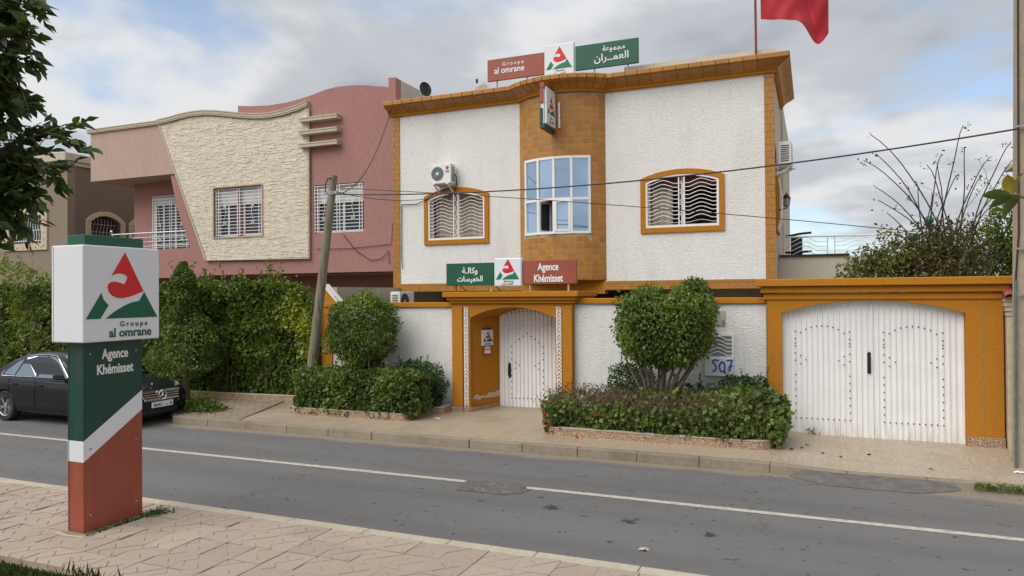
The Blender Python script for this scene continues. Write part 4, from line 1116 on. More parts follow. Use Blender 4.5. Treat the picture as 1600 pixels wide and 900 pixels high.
# meter cupboard, number plate, outlet on the wall
mc = thing('meter_cupboard', 'white wall meter box with wave grille above and blue 507 sprayed on it', 'meter box', (-1.6, WY, 1.1))
MB().box(-1.84, -1.345, WY - .10, WY - .001, 1.10, 1.42).build('box', M['white_plastic'], mc, bevel=.01)
MB().plate([(-1.84, 1.425), (-1.33, 1.425), (-1.33, 1.86), (-1.84, 1.86)], [[(-1.80, 1.45), (-1.37, 1.45), (-1.37, 1.82), (-1.80, 1.82)]], WY - .03, WY - .001).build('frame', M['white_metal'], mc)
MB().box(-1.80, -1.37, WY - .008, WY - .002, 1.45, 1.82).build('glass', plain('dusty_glass', (.27, .27, .26), .3, var=.25, vs=9), mc)
for k in range(5):
    z = 1.47 + k * .07
    MB().tube([(-1.80, WY - .03, z - .02), (-1.72, WY - .03, z + .03), (-1.63, WY - .03, z + .075), (-1.54, WY - .03, z + .05), (-1.46, WY - .03, z), (-1.37, WY - .03, z)], .008, 5).build('bar', M['white_metal'], mc)
def stroke(pts, r, y, mat, par, name):
    m = MB(); sm = []
    for i in range(len(pts) - 1):
        p0 = pts[max(0, i - 1)]; p1 = pts[i]; p2 = pts[i + 1]; p3 = pts[min(len(pts) - 1, i + 2)]
        for t in (0, .25, .5, .75):
            sm.append(tuple(.5 * ((2 * p1[k]) + (-p0[k] + p2[k]) * t + (2 * p0[k] - 5 * p1[k] + 4 * p2[k] - p3[k]) * t * t + (-p0[k] + 3 * p1[k] - 3 * p2[k] + p3[k]) * t ** 3) for k in (0, 1)))
    sm.append(pts[-1])
    L, Rr = [], []
    for i, p in enumerate(sm):
        a = sm[max(0, i - 1)]; b = sm[min(len(sm) - 1, i + 1)]; d = Vector((b[0] - a[0], b[1] - a[1])).normalized(); n = Vector((-d.y, d.x)) * r
        L.append((p[0] + n.x, y, p[1] + n.y)); Rr.append((p[0] - n.x, y, p[1] - n.y))
    m.grid([L, Rr]); return m.build(name, mat, par)
gy = WY - .1035
stroke([(-1.59, 1.385), (-1.66, 1.395), (-1.695, 1.36), (-1.66, 1.31), (-1.635, 1.26), (-1.66, 1.20), (-1.71, 1.19)], .016, gy, M['graffiti_blue'], mc, 'painted_five')
stroke([(-1.54, 1.36), (-1.58, 1.29), (-1.56, 1.20), (-1.51, 1.19), (-1.485, 1.26), (-1.50, 1.34), (-1.545, 1.36)], .016, gy, M['graffiti_blue'], mc, 'painted_zero')
o7 = stroke([(-1.455, 1.385), (-1.40, 1.395), (-1.365, 1.39), (-1.385, 1.30), (-1.40, 1.19)], .016, gy, M['graffiti_blue'], mc, 'painted_seven')
stroke([(-1.42, 1.285), (-1.35, 1.29)], .014, gy - .001, M['graffiti_blue'], o7, 'painted_bar')
np_ = thing('number_plate', 'small pale house number plate half hidden behind the ficus', 'plate', (-1.57, WY, 2.1))
MB().box(-1.78, -1.475, WY - .015, WY - .001, 2.0, 2.28).build('plate', M['kerb_pale'], np_, bevel=.006)
text('2', .09, (-1.515, WY - .019, 2.04), (1, 0, 0), (0, 0, 1), M['lettering_dark'], np_)
ot = MB().box(-1.83, -1.66, WY - .012, WY - .001, .80, .97); ot.box(-1.815, -1.675, WY - .018, WY - .012, .815, .955)
ot.build('wall_outlet', M['galv'], label='grey metal cover plate low on the wall below the meter box', cat='cover plate')

# ================================================================== SIGNS
# the emblem, drawn in a unit square: x to the right, y up
EMB_RED = [(565, 175), (629, 311), (693, 447), (650, 465), (600, 485), (545, 497), (510, 493), (478, 478), (457, 452), (448, 420), (455, 396), (472, 384), (500, 381), (530, 388), (557, 400), (572, 375), (580, 350), (573, 338), (556, 328), (530, 323), (500, 328), (474, 341)]
EMB_GL = [(410, 457), (414, 480), (424, 505), (440, 527), (455, 543), (403, 635), (312, 635)]
EMB_GR = [(437, 635), (470, 606), (510, 577), (560, 548), (610, 527), (663, 515), (697, 452), (793, 635)]
def emblem(par, O, U, V, w, n_off=.002, col=('sign_red', 'sign_bright_green')):
    """triangle emblem of width w, O = middle of its base"""
    U, V = Vector(U).normalized(), Vector(V).normalized(); N = U.cross(V); O = Vector(O); k = w / 481
    def fn(u, z, d): return tuple(O + U * ((u - 552.5) * k) + V * ((635 - z) * k * .847) + N * d)
    a = MB().plate(EMB_RED, [], n_off, .0005, fn).build('emblem_red', M[col[0]], par)
    MB().plate(EMB_GL, [], n_off, .0005, fn).build('emblem_green', M[col[1]], par)
    MB().plate(EMB_GR, [], n_off, .0005, fn).build('emblem_green', M[col[1]], par)
FX, FZ = (1, 0, 0), (0, 0, 1)
def panel(x0, x1, y0, y1, z0, z1, mat, par, name='panel', bevel=.008):
    return MB().box(x0, x1, y0, y1, z0, z1).build(name, mat, par, bevel=bevel)
# sign over the door
ds = thing('door_sign', 'green, white and brick red three part sign standing on the entrance cornice', 'sign', (-5.6, 13.4, 2.66))
panel(-7.05, -5.97, 13.37, 13.43, 2.79, 3.25, M['sign_green'], ds); panel(-5.335, -4.22, 13.37, 13.43, 2.80, 3.27, M['sign_brick'], ds); panel(-5.945, -5.35, 13.33, 13.44, 2.76, 3.33, M['sign_white'], ds, bevel=.02)
sy = 13.366
text(AR_WIKALA, .165, (-6.50, sy, 3.04), FX, FZ, M['lettering_white'], ds, bold=.004)
text(AR_KHEM, .15, (-6.50, sy, 2.875), FX, FZ, M['lettering_white'], ds, bold=.004, xs=.92)
text('Agence', .205, (-4.80, sy, 3.07), FX, FZ, M['lettering_white'], ds, bold=.0052, xs=.70)
text('Kh\u00e9misset', .205, (-4.80, sy, 2.845), FX, FZ, M['lettering_white'], ds, bold=.0052, xs=.70)
emblem(ds, (-5.65, 13.329, 2.90), FX, FZ, .51)
text(AR_MAJMUAA, .055, (-5.63, 13.327, 2.855), FX, FZ, M['lettering_dark'], ds, xs=1.2)
text(AR_OMRAN, .065, (-5.65, 13.327, 2.80), FX, FZ, M['lettering_dark'], ds, xs=1.15)
for x in (-6.85, -6.05, -5.2, -4.4):
    MB().tube([(x, 13.42, 2.66), (x, 13.42, 2.82)], .022, 8).build('support', M['sign_brick'] if x < -6.5 else M['kerb_pale'], ds)
for x in (-6.78, -6.0): MB().tube([(x, 13.42, 2.82), (x + .06, 13.7, 2.66)], .015, 6).build('brace', M['galv'], ds)
# roof sign
rs = thing('roof_sign', 'brick red, white and green three part sign on the roof above the bay', 'sign', (-5.5, 16.4, 7.7))
panel(-7.44, -5.94, 16.37, 16.43, 7.89, 8.43, M['sign_brick'], rs); panel(-5.155, -3.645, 16.37, 16.43, 7.88, 8.46, M['sign_green'], rs); panel(-5.925, -5.175, 16.33, 16.44, 7.80, 8.57, M['sign_white'], rs, bevel=.02)
text('Groupe', .13, (-6.75, 16.366, 8.235), FX, FZ, M['lettering_white'], rs, spacing=1.5, bold=.001)
text('al omrane', .215, (-6.85, 16.366, 8.06), FX, FZ, M['lettering_white'], rs, bold=.003, xs=.92)
text(AR_MAJMUAA, .17, (-4.22, 16.366, 8.25), FX, FZ, M['lettering_white'], rs, bold=.003)
text(AR_OMRAN, .23, (-4.28, 16.366, 8.03), FX, FZ, M['lettering_white'], rs, bold=.003, xs=1.05)
emblem(rs, (-5.55, 16.329, 7.97), FX, FZ, .66)
text(AR_MAJMUAA, .06, (-5.52, 16.327, 7.915), FX, FZ, M['lettering_dark'], rs, xs=1.2)
text(AR_OMRAN, .085, (-5.55, 16.327, 7.835), FX, FZ, M['lettering_dark'], rs, xs=1.15)
for x in (-7.2, -6.4, -4.7, -3.9): MB().tube([(x, 16.42, 7.65), (x, 16.42, 8.2)], .02, 8).build('support', M['galv'], rs)
for x in (-5.8, -5.3): MB().tube([(x, 16.46, 7.6), (x, 16.46, 8.4)], .02, 8).build('support', M['galv'], rs)
# projecting box sign on the bay, square to the front
ps = thing('projecting_sign', 'narrow double sided box sign sticking out from the curved bay', 'sign', (-5.6, 16.0, 6.8))
sa, sb = 15.46, 16.12                         # outer and inner end
MB().box(-5.70, -5.62, sa, sb, 6.47, 7.37).build('core', M['sign_white'], ps, bevel=.008)
MB().box(-5.715, -5.60, sa - .03, sb, 7.30, 7.42).box(-5.715, -5.63, sa - .03, sa - .001, 6.95, 7.30).build('brick_cap', M['sign_brick'], ps, bevel=.008)
MB().box(-5.715, -5.60, sa - .03, sb, 6.37, 6.48).box(-5.715, -5.65, sa - .03, sa - .001, 6.48, 6.84).build('green_base', M['sign_dark_green'], ps, bevel=.008)
panel(-5.615, -5.565, sa + .02, sb - .02, 6.49, 7.33, M['sign_white'], ps, 'face')
emblem(ps, (-5.564, (sa + sb) / 2, 6.74), (0, 1, 0), FZ, .52)
text(AR_MAJMUAA, .06, (-5.562, (sa + sb) / 2, 6.64), (0, 1, 0), FZ, M['lettering_dark'], ps)
text(AR_OMRAN, .08, (-5.562, (sa + sb) / 2, 6.55), (0, 1, 0), FZ, M['lettering_dark'], ps)
MB().box(-5.74, -5.66, sb, sb + .12, 7.05, 7.2).box(-5.74, -5.66, sb, sb + .12, 6.6, 6.75).box(-5.5, -5.46, 16.10, 16.14, 6.5, 7.1).build('bracket', M['white_metal'], ps)
# plaque in the niche
pq = thing('wall_plaque', 'small white and red plaque in the entrance niche beside the door', 'plaque', (-6.45, 13.8, 1.6))
A = Vector((-6.54, QY + .118, 0)); B = Vector((-6.25, DY, 0)); pu = (B - A).normalized(); pn = Vector((pu.y, -pu.x, 0))
def rv(s, z, o): p = A + pu * s + pn * o; return (p.x, p.y, z)
def rbox(s0, s1, z0, z1, o0, o1, mat, name, bevel=.004):
    return MB().prism([rv(s0, z0, o0), rv(s1, z0, o0), rv(s1, z0, o1), rv(s0, z0, o1)], [rv(s0, z1, o0), rv(s1, z1, o0), rv(s1, z1, o1), rv(s0, z1, o1)]).build(name, mat, pq, bevel=bevel)
rbox(.24, .56, 1.53, 1.86, .003, .035, M['sign_white'], 'board'); rbox(.28, .52, 1.861, 1.89, .003, .03, M['sign_dark_green'], 'top_bar'); rbox(.28, .52, 1.33, 1.529, .003, .028, M['sign_red'] if False else plain('plaque_red', (.36, .02, .02), .4), 'lower_board')
emblem(pq, rv(.40, 1.61, .036), pu, FZ, .27, col=('sign_brick', 'lettering_dark'))
text('al omrane', .045, rv(.40, 1.55, .038), pu, FZ, M['lettering_dark'], pq)
text('Agence', .045, rv(.40, 1.485, .031), pu, FZ, M['lettering_white'], pq, bold=.002)
text('Kh\u00e9misset', .045, rv(.40, 1.45, .031), pu, FZ, M['lettering_white'], pq, bold=.002)
rbox(.31, .49, 1.36, 1.43, .0285, .031, M['lettering_white'], 'label_field', 0)
# free standing totem on the near pavement; its printed face looks along the street
tt = thing('totem_sign', 'tall green, white and brick red totem sign on the near pavement', 'sign', (-7.2, 5.65, .14))
tx0, tx1, ty0, ty1 = -7.32, -7.085, 5.29, 6.01
def zl(t): return 1.09 + (1.545 - 1.09) * t
def tface(mat, z0a, z0b, z1a, z1b, name):
    m = MB().prism([(tx0, ty0, z0a), (tx1, ty0, z0a), (tx1, ty1, z0b), (tx0, ty1, z0b)], [(tx0, ty0, z1a), (tx1, ty0, z1a), (tx1, ty1, z1b), (tx0, ty1, z1b)])
    return m.build(name, mat, tt)
tface(M['sign_brick'], .10, .10, .87, 1.325, 'lower_column'); tface(M['sign_white'], .87, 1.325, 1.09, 1.545, 'stripe'); tface(M['sign_dark_green'], 1.09, 1.545, 2.14, 2.14, 'upper_column')
bx0, bx1, by0, by1 = -7.44, -6.96, 5.195, 6.14
MB().box(bx0, bx1, by0, by1, 2.13, 3.15).build('head', M['sign_white'], tt, bevel=.012, seg=2)
MB().box(tx0 - .005, tx1 + .03, ty0, ty1, 3.15, 3.265).build('top_slab', M['sign_green'], tt, bevel=.006)
FYU = (0, 1, 0)
emblem(tt, (bx1 + .001, 5.668, 2.375), FYU, FZ, .885, .003, ('sign_red', 'lettering_green'))
text('Groupe', .082, (bx1 + .004, 5.80, 2.285), FYU, FZ, M['lettering_dark'], tt, spacing=1.45)
text('al omrane', .135, (bx1 + .004, 5.76, 2.175), FYU, FZ, M['lettering_green'], tt, bold=.002, xs=.98)
text('Agence', .148, (tx1 + .004, 5.665, 1.94), FYU, FZ, M['lettering_white'], tt, bold=.0036, xs=.72)
text('Kh\u00e9misset', .148, (tx1 + .004, 5.665, 1.775), FYU, FZ, M['lettering_white'], tt, bold=.0036, xs=.72)
MB().box(tx0 + .012, tx0 + .018, ty0 - .0025, ty0 + .001, .14, 2.12).build('seam', M['black_plastic'], tt)
MB().box(bx0 + .03, bx0 + .036, by0 - .0025, by0 + .001, 2.14, 3.14).build('seam', M['galv'], tt)
MB().box(tx0 - .05, tx1 + .05, ty0 - .05, ty1 + .05, .10, .128).build('base_plate', M['kerb'], tt, bevel=.004)
for yb in (ty0 + .08, ty1 - .08):
    for zb in (.3, 1.0, 2.0): MB().lathe([(.012, 0), (.012, .004), (.006, .008), (0, .009)], (tx1, yb, zb), 'X', 8).build('rivet', M['galv'], tt)

# ================================================================== THINGS ON THE BUILDINGS
def ac_unit(label, loc, rz, logo=False, sx=1.0):
    t = thing('air_conditioner', label, 'air conditioner', (0, 0, 0), 'outdoor air conditioning units')
    W, D, H = .78 * sx, .28, .50; fk = min(1.0, sx * 1.18)
    b = MB().box(-W / 2, W / 2, -D, 0, 0, H).build('casing', M['white_plastic'], t, bevel=.015, seg=2)
    cx = -W * .17
    m = MB()
    for r_ in (.06 * fk, .10 * fk, .14 * fk, .18 * fk, .205 * fk): m.lathe([(r_ - .004, -D - .008), (r_ + .004, -D - .008), (r_ + .004, -D - .002), (r_ - .004, -D - .002), (r_ - .004, -D - .008)], (cx, 0, H * .5), 'Y', 28)
    for k in range(16):
        a = k * math.pi / 8; m.tube([(cx + .03 * math.cos(a), -D - .006, H * .5 + .03 * math.sin(a)), (cx + .205 * fk * math.cos(a + .35), -D - .006, H * .5 + .205 * fk * math.sin(a + .35))], .004, 4)
    m.build('fan_guard', M['galv'], b)
    MB().lathe([(0, -D - .003), (.205 * fk, -D - .003), (.21 * fk, -D - .0005), (0, -D - .0005)], (cx, 0, H * .5), 'Y', 28).build('fan_opening', M['black_plastic'], b)
    MB().lathe([(0, -D - .014), (.035, -D - .012), (.04, -D - .004), (0, -D - .003)], (cx, 0, H * .5), 'Y', 16).build('fan_hub', M['white_plastic'], b)
    for s in (-1, 1):
        m = MB()
        for k in range(9): m.box(s * W / 2 - .003 if s < 0 else W / 2 - .001, s * W / 2 + .001 if s < 0 else W / 2 + .003, -D + .05, -.06, .06 + .042 * k, .082 + .042 * k)
        m.build('side_louvre', M['black_plastic'], b)
    for x in (-W * .35, W * .35):
        m = MB().box(x - .02, x + .02, -D - .06, .06, -.04, -.001).prism([(x - .015, .06, -.24), (x + .015, .06, -.24), (x + .015, .06, -.20), (x - .015, .06, -.20)], [(x - .015, -D, -.045), (x + .015, -D, -.045), (x + .015, -D + .04, -.041), (x - .015, -D + .04, -.041)])
        m.build('bracket', M['white_metal'], t)
    MB().tube([(W / 2, -.1, .25), (W / 2 + .05, -.08, .2), (W / 2 + .04, -.03, 0), (W / 2 - .05, .03, -.2), (W / 2 - .25, .05, -.3)], .015, 6).build('pipe', M['black_plastic'], t)
    if logo:
        m = MB().lathe([(0, -D - .004), (.045, -D - .004), (.047, -D - .0005)], (W * .33, 0, H * .78), 'Y', 20).build('emblem', plain('badge_pink', (.45, .06, .14), .4), b)
        text('LG', .085, (W * .33, -D - .003, H * .54), FX, FZ, M['lettering_dark'], b, bold=.002)
    t.location = loc; t.rotation_euler = (0, 0, rz); OFF[t] = Vector(loc)
    return t
ac_unit('white air conditioner with round fan above the left arched window', (-8.71, FY - .06, 5.43), 0, True, sx=.72)
ac_unit('white air conditioner high on the right side wall of the building', (-.70, 17.35, 5.42), R(90), sx=.95)
ac_unit('white air conditioner low behind the garden wall near the yard wall', (-9.84, 16.0, 2.19), R(90), sx=.9)
fl = thing('flag', 'red flag with green star flying from the roof', 'flag', (-1.12, 16.75, 8.5))
def flagpt(u, w):
    x = -1.02 + 1.38 * u - .10 * math.sin(u * 3); y = 16.75 + .17 * math.sin(u * 9 + w * 3.0) * u + .08 * math.sin(w * 7 + u * 15) * u + .03 * math.sin(w * 15 - u * 21) * u
    z = 8.60 + 1.5 * w - .16 * u - .42 * math.exp(-((u - .86) / .15) ** 2) * (1 - w) ** 1.3 - .12 * u * u + .02 * math.sin(u * 11 + w * 3) * u
    return Vector((x, y, z))
mb = MB(); mb.grid([[tuple(flagpt(i / 36, j / 22)) for i in range(37)] for j in range(23)])
fo = mb.build('cloth', M['flag_red'], fl, smooth=True)
st = MB()
sp = [(.5 + .2 * .76 * math.sin(2 * math.pi * k * 2 / 5), .5 + .21 * math.cos(2 * math.pi * k * 2 / 5)) for k in range(6)]
for a, b in zip(sp[:-1], sp[1:]):
    d = Vector((b[0] - a[0], b[1] - a[1])).normalized(); n = Vector((-d.y, d.x)) * .018
    for off in (-.012, .012):
        L, Rr = [], []
        for i in range(13):
            u, w = a[0] + (b[0] - a[0]) * i / 12, a[1] + (b[1] - a[1]) * i / 12
            for lst, s in ((L, 1), (Rr, -1)):
                p = flagpt(u + n.x * s, w + n.y * s); lst.append((p.x, p.y + off, p.z))
        st.grid([L, Rr])
st.build('star', M['flag_green'], fo, smooth=True)
MB().tube([(-1.02, 16.75, 8.50), (-1.09, 16.75, 8.45)], .006, 5).tube([(-1.02, 16.75, 8.5), (-1.03, 16.75, 10.02), (-1.1, 16.75, 10.1)], .006, 5).build('halyard', M['white_plastic'], fl)
fp = MB().tube([(-1.12, 16.75, 7.6), (-1.13, 16.75, 10.4)], .026, 10); fp.lathe([(.03, 10.4), (.05, 10.44), (.03, 10.49), (0, 10.5)], (-1.13, 16.75, 0), n=10)
fp.build('flagpole', M['pole_red'], label='thin dark red flagpole on the right of the roof', cat='flagpole', smooth=True)
def dish(label, loc, rz, r, mat, tilt=R(35)):
    t = thing('satellite_dish', label, 'satellite dish', (0, 0, 0), 'satellite dishes on the roofs')
    m = MB(); prof = [(r * k / 8, -.32 * r * (1 - (k / 8) ** 2)) for k in range(9)]
    rows = []
    for q, h in prof:
        rows.append([tuple(Matrix.Rotation(-tilt, 3, 'X') @ Vector((q * math.cos(2 * math.pi * j / 24), -h, q * math.sin(2 * math.pi * j / 24)))) for j in range(25)])
    m.grid(rows); o = m.build('reflector', mat, t, smooth=True)
    so = o.modifiers.new('thick', 'SOLIDIFY'); so.thickness = .012
    MB().tube([(0, .05, -r * .6), (0, -r * .75, -.05)], .012, 6).lathe([(0, -.08), (.03, -.06), (.035, .04), (0, .06)], (0, -r * .8, -.02), 'Z', 10).build('feed_arm', M['black_plastic'], t)
    MB().tube([(0, .10, 0), (0, .16, -.15), (0, .16, -r - .45)], .022, 8).build('mast', M['galv'], t)
    t.location = loc; t.rotation_euler = (0, 0, rz)
    return t
dish('dark satellite dish seen edge on beside the pink parapet', (-9.72, 17.3, 8.22), R(66), .20, M['black_plastic'], R(5))
d2 = dish('pale satellite dish just showing above the cornice left of the roof sign', (-8.43, 18, 8.10), R(-20), .36, M['kerb_pale'], R(20))
MB().lathe([(0, 8.50), (.035, 8.47), (.03, 8.38), (0, 8.36)], (-8.43, 17.85, 0), n=8).build('roof_finial', M['black_plastic'], label='small black knob on a stalk above the pale satellite dish', cat='finial')
lt = thing('wall_lantern', 'small lantern on a bracket on the right side wall', 'lantern', (-.6, 17.5, 4.65))
MB().lathe([(.03, 4.52), (.07, 4.57), (.085, 4.70), (.09, 4.72)], (-.55, 17.5, 0), n=8).build('glass', M['galv'], lt)
MB().lathe([(.10, 4.72), (.05, 4.80), (.015, 4.83), (.0, 4.88)], (-.55, 17.5, 0), n=8).build('cap', M['black_metal'], lt)
MB().tube([(-.76, 17.5, 4.5), (-.66, 17.5, 4.47), (-.56, 17.5, 4.5), (-.55, 17.5, 4.53)], .014, 6).build('bracket', M['black_metal'], lt)
# terrace right of the building
tr = thing('terrace_wall', 'cream rendered terrace wall behind the garage cornice', 'wall', (1, 18, 0))
MB().box(-.76, 3.6, 18.0, 18.25, 0, 3.42).box(-.5, 3.6, 18.25, 24, 3.0, 3.2).build('wall', M['cream_stucco'], tr)
MB().box(-.74, .75, 17.95, 18.3, 3.421, 3.47).build('capping', M['black_plastic'], tr)
rr = thing('terrace_railing', 'thin white terrace railing with wavy bars right of the building', 'railing', (1, 18.1, 3.42))
MB().tube([(-.7, 18.1, 3.89), (3.5, 18.1, 3.86)], .02, 6).build('rail', M['white_metal'], rr)
for x in (-.68, .30, .45, 1.45, 1.6, 2.6, 2.75, 3.45): MB().tube([(x, 18.1, 3.42), (x, 18.1, 3.88)], .012, 6).build('post', M['white_metal'], rr)
for x0 in (-.68, .45, 1.6, 2.7):
    for k in range(4):
        z = 3.46 + .10 * k
        MB().tube([(x0, 18.1, z), (x0 + .2, 18.1, z), (x0 + .4, 18.1, z + .1), (x0 + .55, 18.1, z + .11), (x0 + .75, 18.1, z), (x0 + .98, 18.1, z)], .008, 5).build('bar', M['white_metal'], rr)
tb = thing('upturned_table', 'black plastic table tipped on its side behind the terrace railing', 'table', (-.35, 18.5, 3.4))
MB().box(-.50, -.24, 18.5, 18.56, 3.42, 3.94).build('top', M['black_plastic'], tb, bevel=.02)
for z, a in ((3.93, .06), (3.55, 0)):
    for y in (18.45, 18.6): MB().tube([(-.62, y, z), (-.30, y, z + a), (-.04, y, z + a + .02)], .022, 6).build('leg', M['black_plastic'], tb)
MB().box(-.66, .02, 18.42, 18.66, 3.40, 3.46).build('crossbar', M['black_plastic'], tb)
# right hand neighbour: stone gate pier, roof edge
pr = thing('gate_pier', 'pale carved stone gate pier with small red tiled cap at the right edge', 'pier', (2.9, 13.4, 0))
MB().box(2.76, 3.15, 13.32, 13.7, .05, 2.20).build('shaft', M['pale_stone'], pr, bevel=.01)
for k in range(15): MB().box(2.815, 3.08, 13.295, 13.319, .28 + .125 * k, .28 + .125 * k + .112).build('block', M['pale_stone'], pr, bevel=.012)
for k in range(4): MB().box(2.75 - .012 * k, 3.17 + .012 * k, 13.31 - .012 * k, 13.71, 2.201 + .075 * k, 2.268 + .075 * k).build('course', M['pale_stone'], pr, bevel=.01)
for j in range(3):
    for i in range(4):
        x = 2.70 + .14 * i; z = 2.50 + .075 * j; y = 13.18 + .12 * j
        rows = [[(x + .068 * math.cos(math.pi * q / 6) + .07, y + d, z + .05 * math.sin(math.pi * q / 6) + d * .6 + random.uniform(0, .004)) for q in range(7)] for d in (0, .17)]
        m = MB().grid(rows); o = m.build('roof_tile', M['roof_tile'], pr, smooth=True); so = o.modifiers.new('thick', 'SOLIDIFY'); so.thickness = .012
MB().prism([(2.70, 13.2, 2.49), (3.22, 13.2, 2.49), (3.22, 13.8, 2.49), (2.70, 13.8, 2.49)], [(2.75, 13.45, 2.66), (3.18, 13.45, 2.66), (3.18, 13.55, 2.66), (2.75, 13.55, 2.66)]).build('cap_core', M['roof_tile'], pr)
nh = thing('neighbour_house', 'house with red tiled eave just showing behind the concrete pole', 'building', (7, 18, 0))
MB().box(5.6, 12, 18.2, 26, 0, 6.3).build('wall', M['pale_stone'], nh)
MB().box(4.36, 12.2, 17.9, 18.8, 6.22, 6.33).box(5.4, 12.2, 18.8, 26.2, 6.22, 6.33).build('eave', M['pale_stone'], nh)
for i in range(30): 
    x = 4.28 + .2 * i
    o = MB().grid([[(x + .1 * math.cos(math.pi * q / 6) + .1, 17.85 + d, 6.34 + .07 * math.sin(math.pi * q / 6) + d * .4) for q in range(7)] for d in (0, .9)]).build('roof_tile', M['roof_tile'], nh, smooth=True)

# ================================================================== POLES AND CABLES
wp = thing('utility_pole', 'leaning weathered wooden utility pole beside the hedge', 'pole', (-10.25, 12.95, .2))
def wpt(t): return Vector((-10.24, 12.9, .15)).lerp(Vector((-9.505, 12.9, 5.19)), t)
MB().tube([wpt(i / 8) for i in range(9)], [.118 - .038 * i / 8 for i in range(9)], 14).build('shaft', M['pole_wood'], wp, smooth=True)
p = wpt(.925)
MB().tube([p + Vector((0, 0, -.04)), p + Vector((.006, 0, .04))], .094, 14).build('band', M['galv'], wp)
MB().box(p.x + .08, p.x + .16, 12.84, 12.93, p.z - .03, p.z + .03).box(p.x - .17, p.x - .09, 12.85, 12.91, p.z - .02, p.z + .02).build('clamp', M['galv'], wp)
MB().tube([p + Vector((-.09, -.02, .30)), p + Vector((-.15, -.03, .2)), p + Vector((-.13, -.05, .05)), p + Vector((-.16, -.03, .0))], .012, 6).tube([p + Vector((.09, -.05, .32)), p + Vector((0, -.1, .3)), p + Vector((-.09, -.05, .31))], .012, 6).build('wire_loop', M['cable'], wp)
cp = thing('concrete_pole', 'tall concrete utility pole with recessed panels at the right edge', 'pole', (2.9, 12.3, .1))
MB().prism([(2.64, 12.18, .05), (3.10, 12.18, .05), (3.10, 12.60, .05), (2.64, 12.60, .05)], [(2.74, 12.2, 8.6), (2.98, 12.2, 8.6), (2.98, 12.5, 8.6), (2.74, 12.5, 8.6)]).build('shaft', M['pale_stone'] if False else stucco('pole_concrete', (.42, .34, .25), (12, 12, 12), .4, .3, .006, dirtcol=(.2, .16, .12)), cp, bevel=.02)
for k in range(7):
    z0 = .4 + 1.0 * k
    x0 = 2.72 + .010 * k
    MB().plate([(x0, z0), (3.04 - .012 * k, z0), (3.04 - .012 * k, z0 + .93), (x0, z0 + .93)], [[(x0 + .05, z0 + .06), (2.99 - .012 * k, z0 + .06), (2.99 - .012 * k, z0 + .87), (x0 + .05, z0 + .87)]], 12.15, 12.182 + .003 * k).build('panel_frame', M['kerb_pale'], cp, bevel=.01)
for z in (2.53, 3.18, 4.9): MB().plate([(2.62, z), (3.12, z), (3.12, z + .025), (2.62, z + .025)], [], 12.13, 12.15).build('strap', M['galv'], cp)
MB().tube([(2.60, 12.14, .1), (2.625, 12.14, 2.75)], .022, 8).build('conduit', plain('old_green_pipe', (.10, .13, .11), .6, var=.25, vs=8), cp)
MB().tube([(2.625, 12.14, 2.75), (2.67, 12.15, 3.4), (2.685, 12.15, 5.2), (2.715, 12.16, 8.5)], .014, 6).build('riser_cable', M['cable'], cp)
def cable(label, a, b, sag, r=.011, n=24, name='cable', mid=None):
    a, b = Vector(a), Vector(b); pts = []
    for i in range(n + 1):
        t = i / n; q = a.lerp(b, t); q.z -= sag * 4 * t * (1 - t); pts.append(q)
    MB().tube(pts, r, 5).build(name, M['cable'], label=label, cat='cable', group='overhead cables')
pp = wpt(.925)
cable('black cable spanning from the wooden pole to the concrete pole', (pp.x + .12, 12.86, pp.z - .04), (2.70, 12.14, 4.88), .27, .013)
cable('thin cable dropping from the wooden pole past the right window to the bushes', (pp.x + .1, 12.84, pp.z + .10), (1.85, 15.6, 3.72), -.08, .008)
cable('cable rising from the wooden pole to the roof corner', (pp.x + .1, 12.92, pp.z - .02), (-10.30, 16.48, 7.54), .55, .011)
cable('short black service cable between the wooden pole and the left window', (pp.x + .12, 12.9, pp.z + .02), (-9.25, 16.52, 5.10), .10, .008)
MB().tube([(-12.0, 16.69, 4.3), (-11.6, 16.69, 3.85), (-11.1, 16.69, 3.55), (-10.75, 16.69, 3.60), (-10.55, 16.69, 3.8), (-10.52, 16.69, 3.45)], .009, 5).build('cable', M['cable'], label='loose cable looping on the pink wall below the right window', cat='cable', group='overhead cables')
MB().tube([(-12.9, 16.69, 3.92), (-11.8, 16.69, 3.90), (-10.45, 16.69, 3.98), (-10.42, 16.69, 4.4), (-10.36, 16.66, 4.7)], .009, 5).build('cable', M['cable'], label='thin cable running level along the pink wall to the corner strip', cat='cable', group='overhead cables')
MB().tube([(-10.05, 16.56, 5.0), (-9.6, 16.56, 4.98), (-9.3, 16.54, 5.08), (-9.0, 16.5, 5.25), (-8.5, 16.5, 5.36)], .012, 5).tube([(-10.05, 16.57, 5.0), (-10.06, 16.57, 3.6), (-10.03, 16.56, 3.3)], .010, 5).build('cable', M['cable'], label='black lead running from the corner strip to the front air conditioner', cat='cable', group='overhead cables')
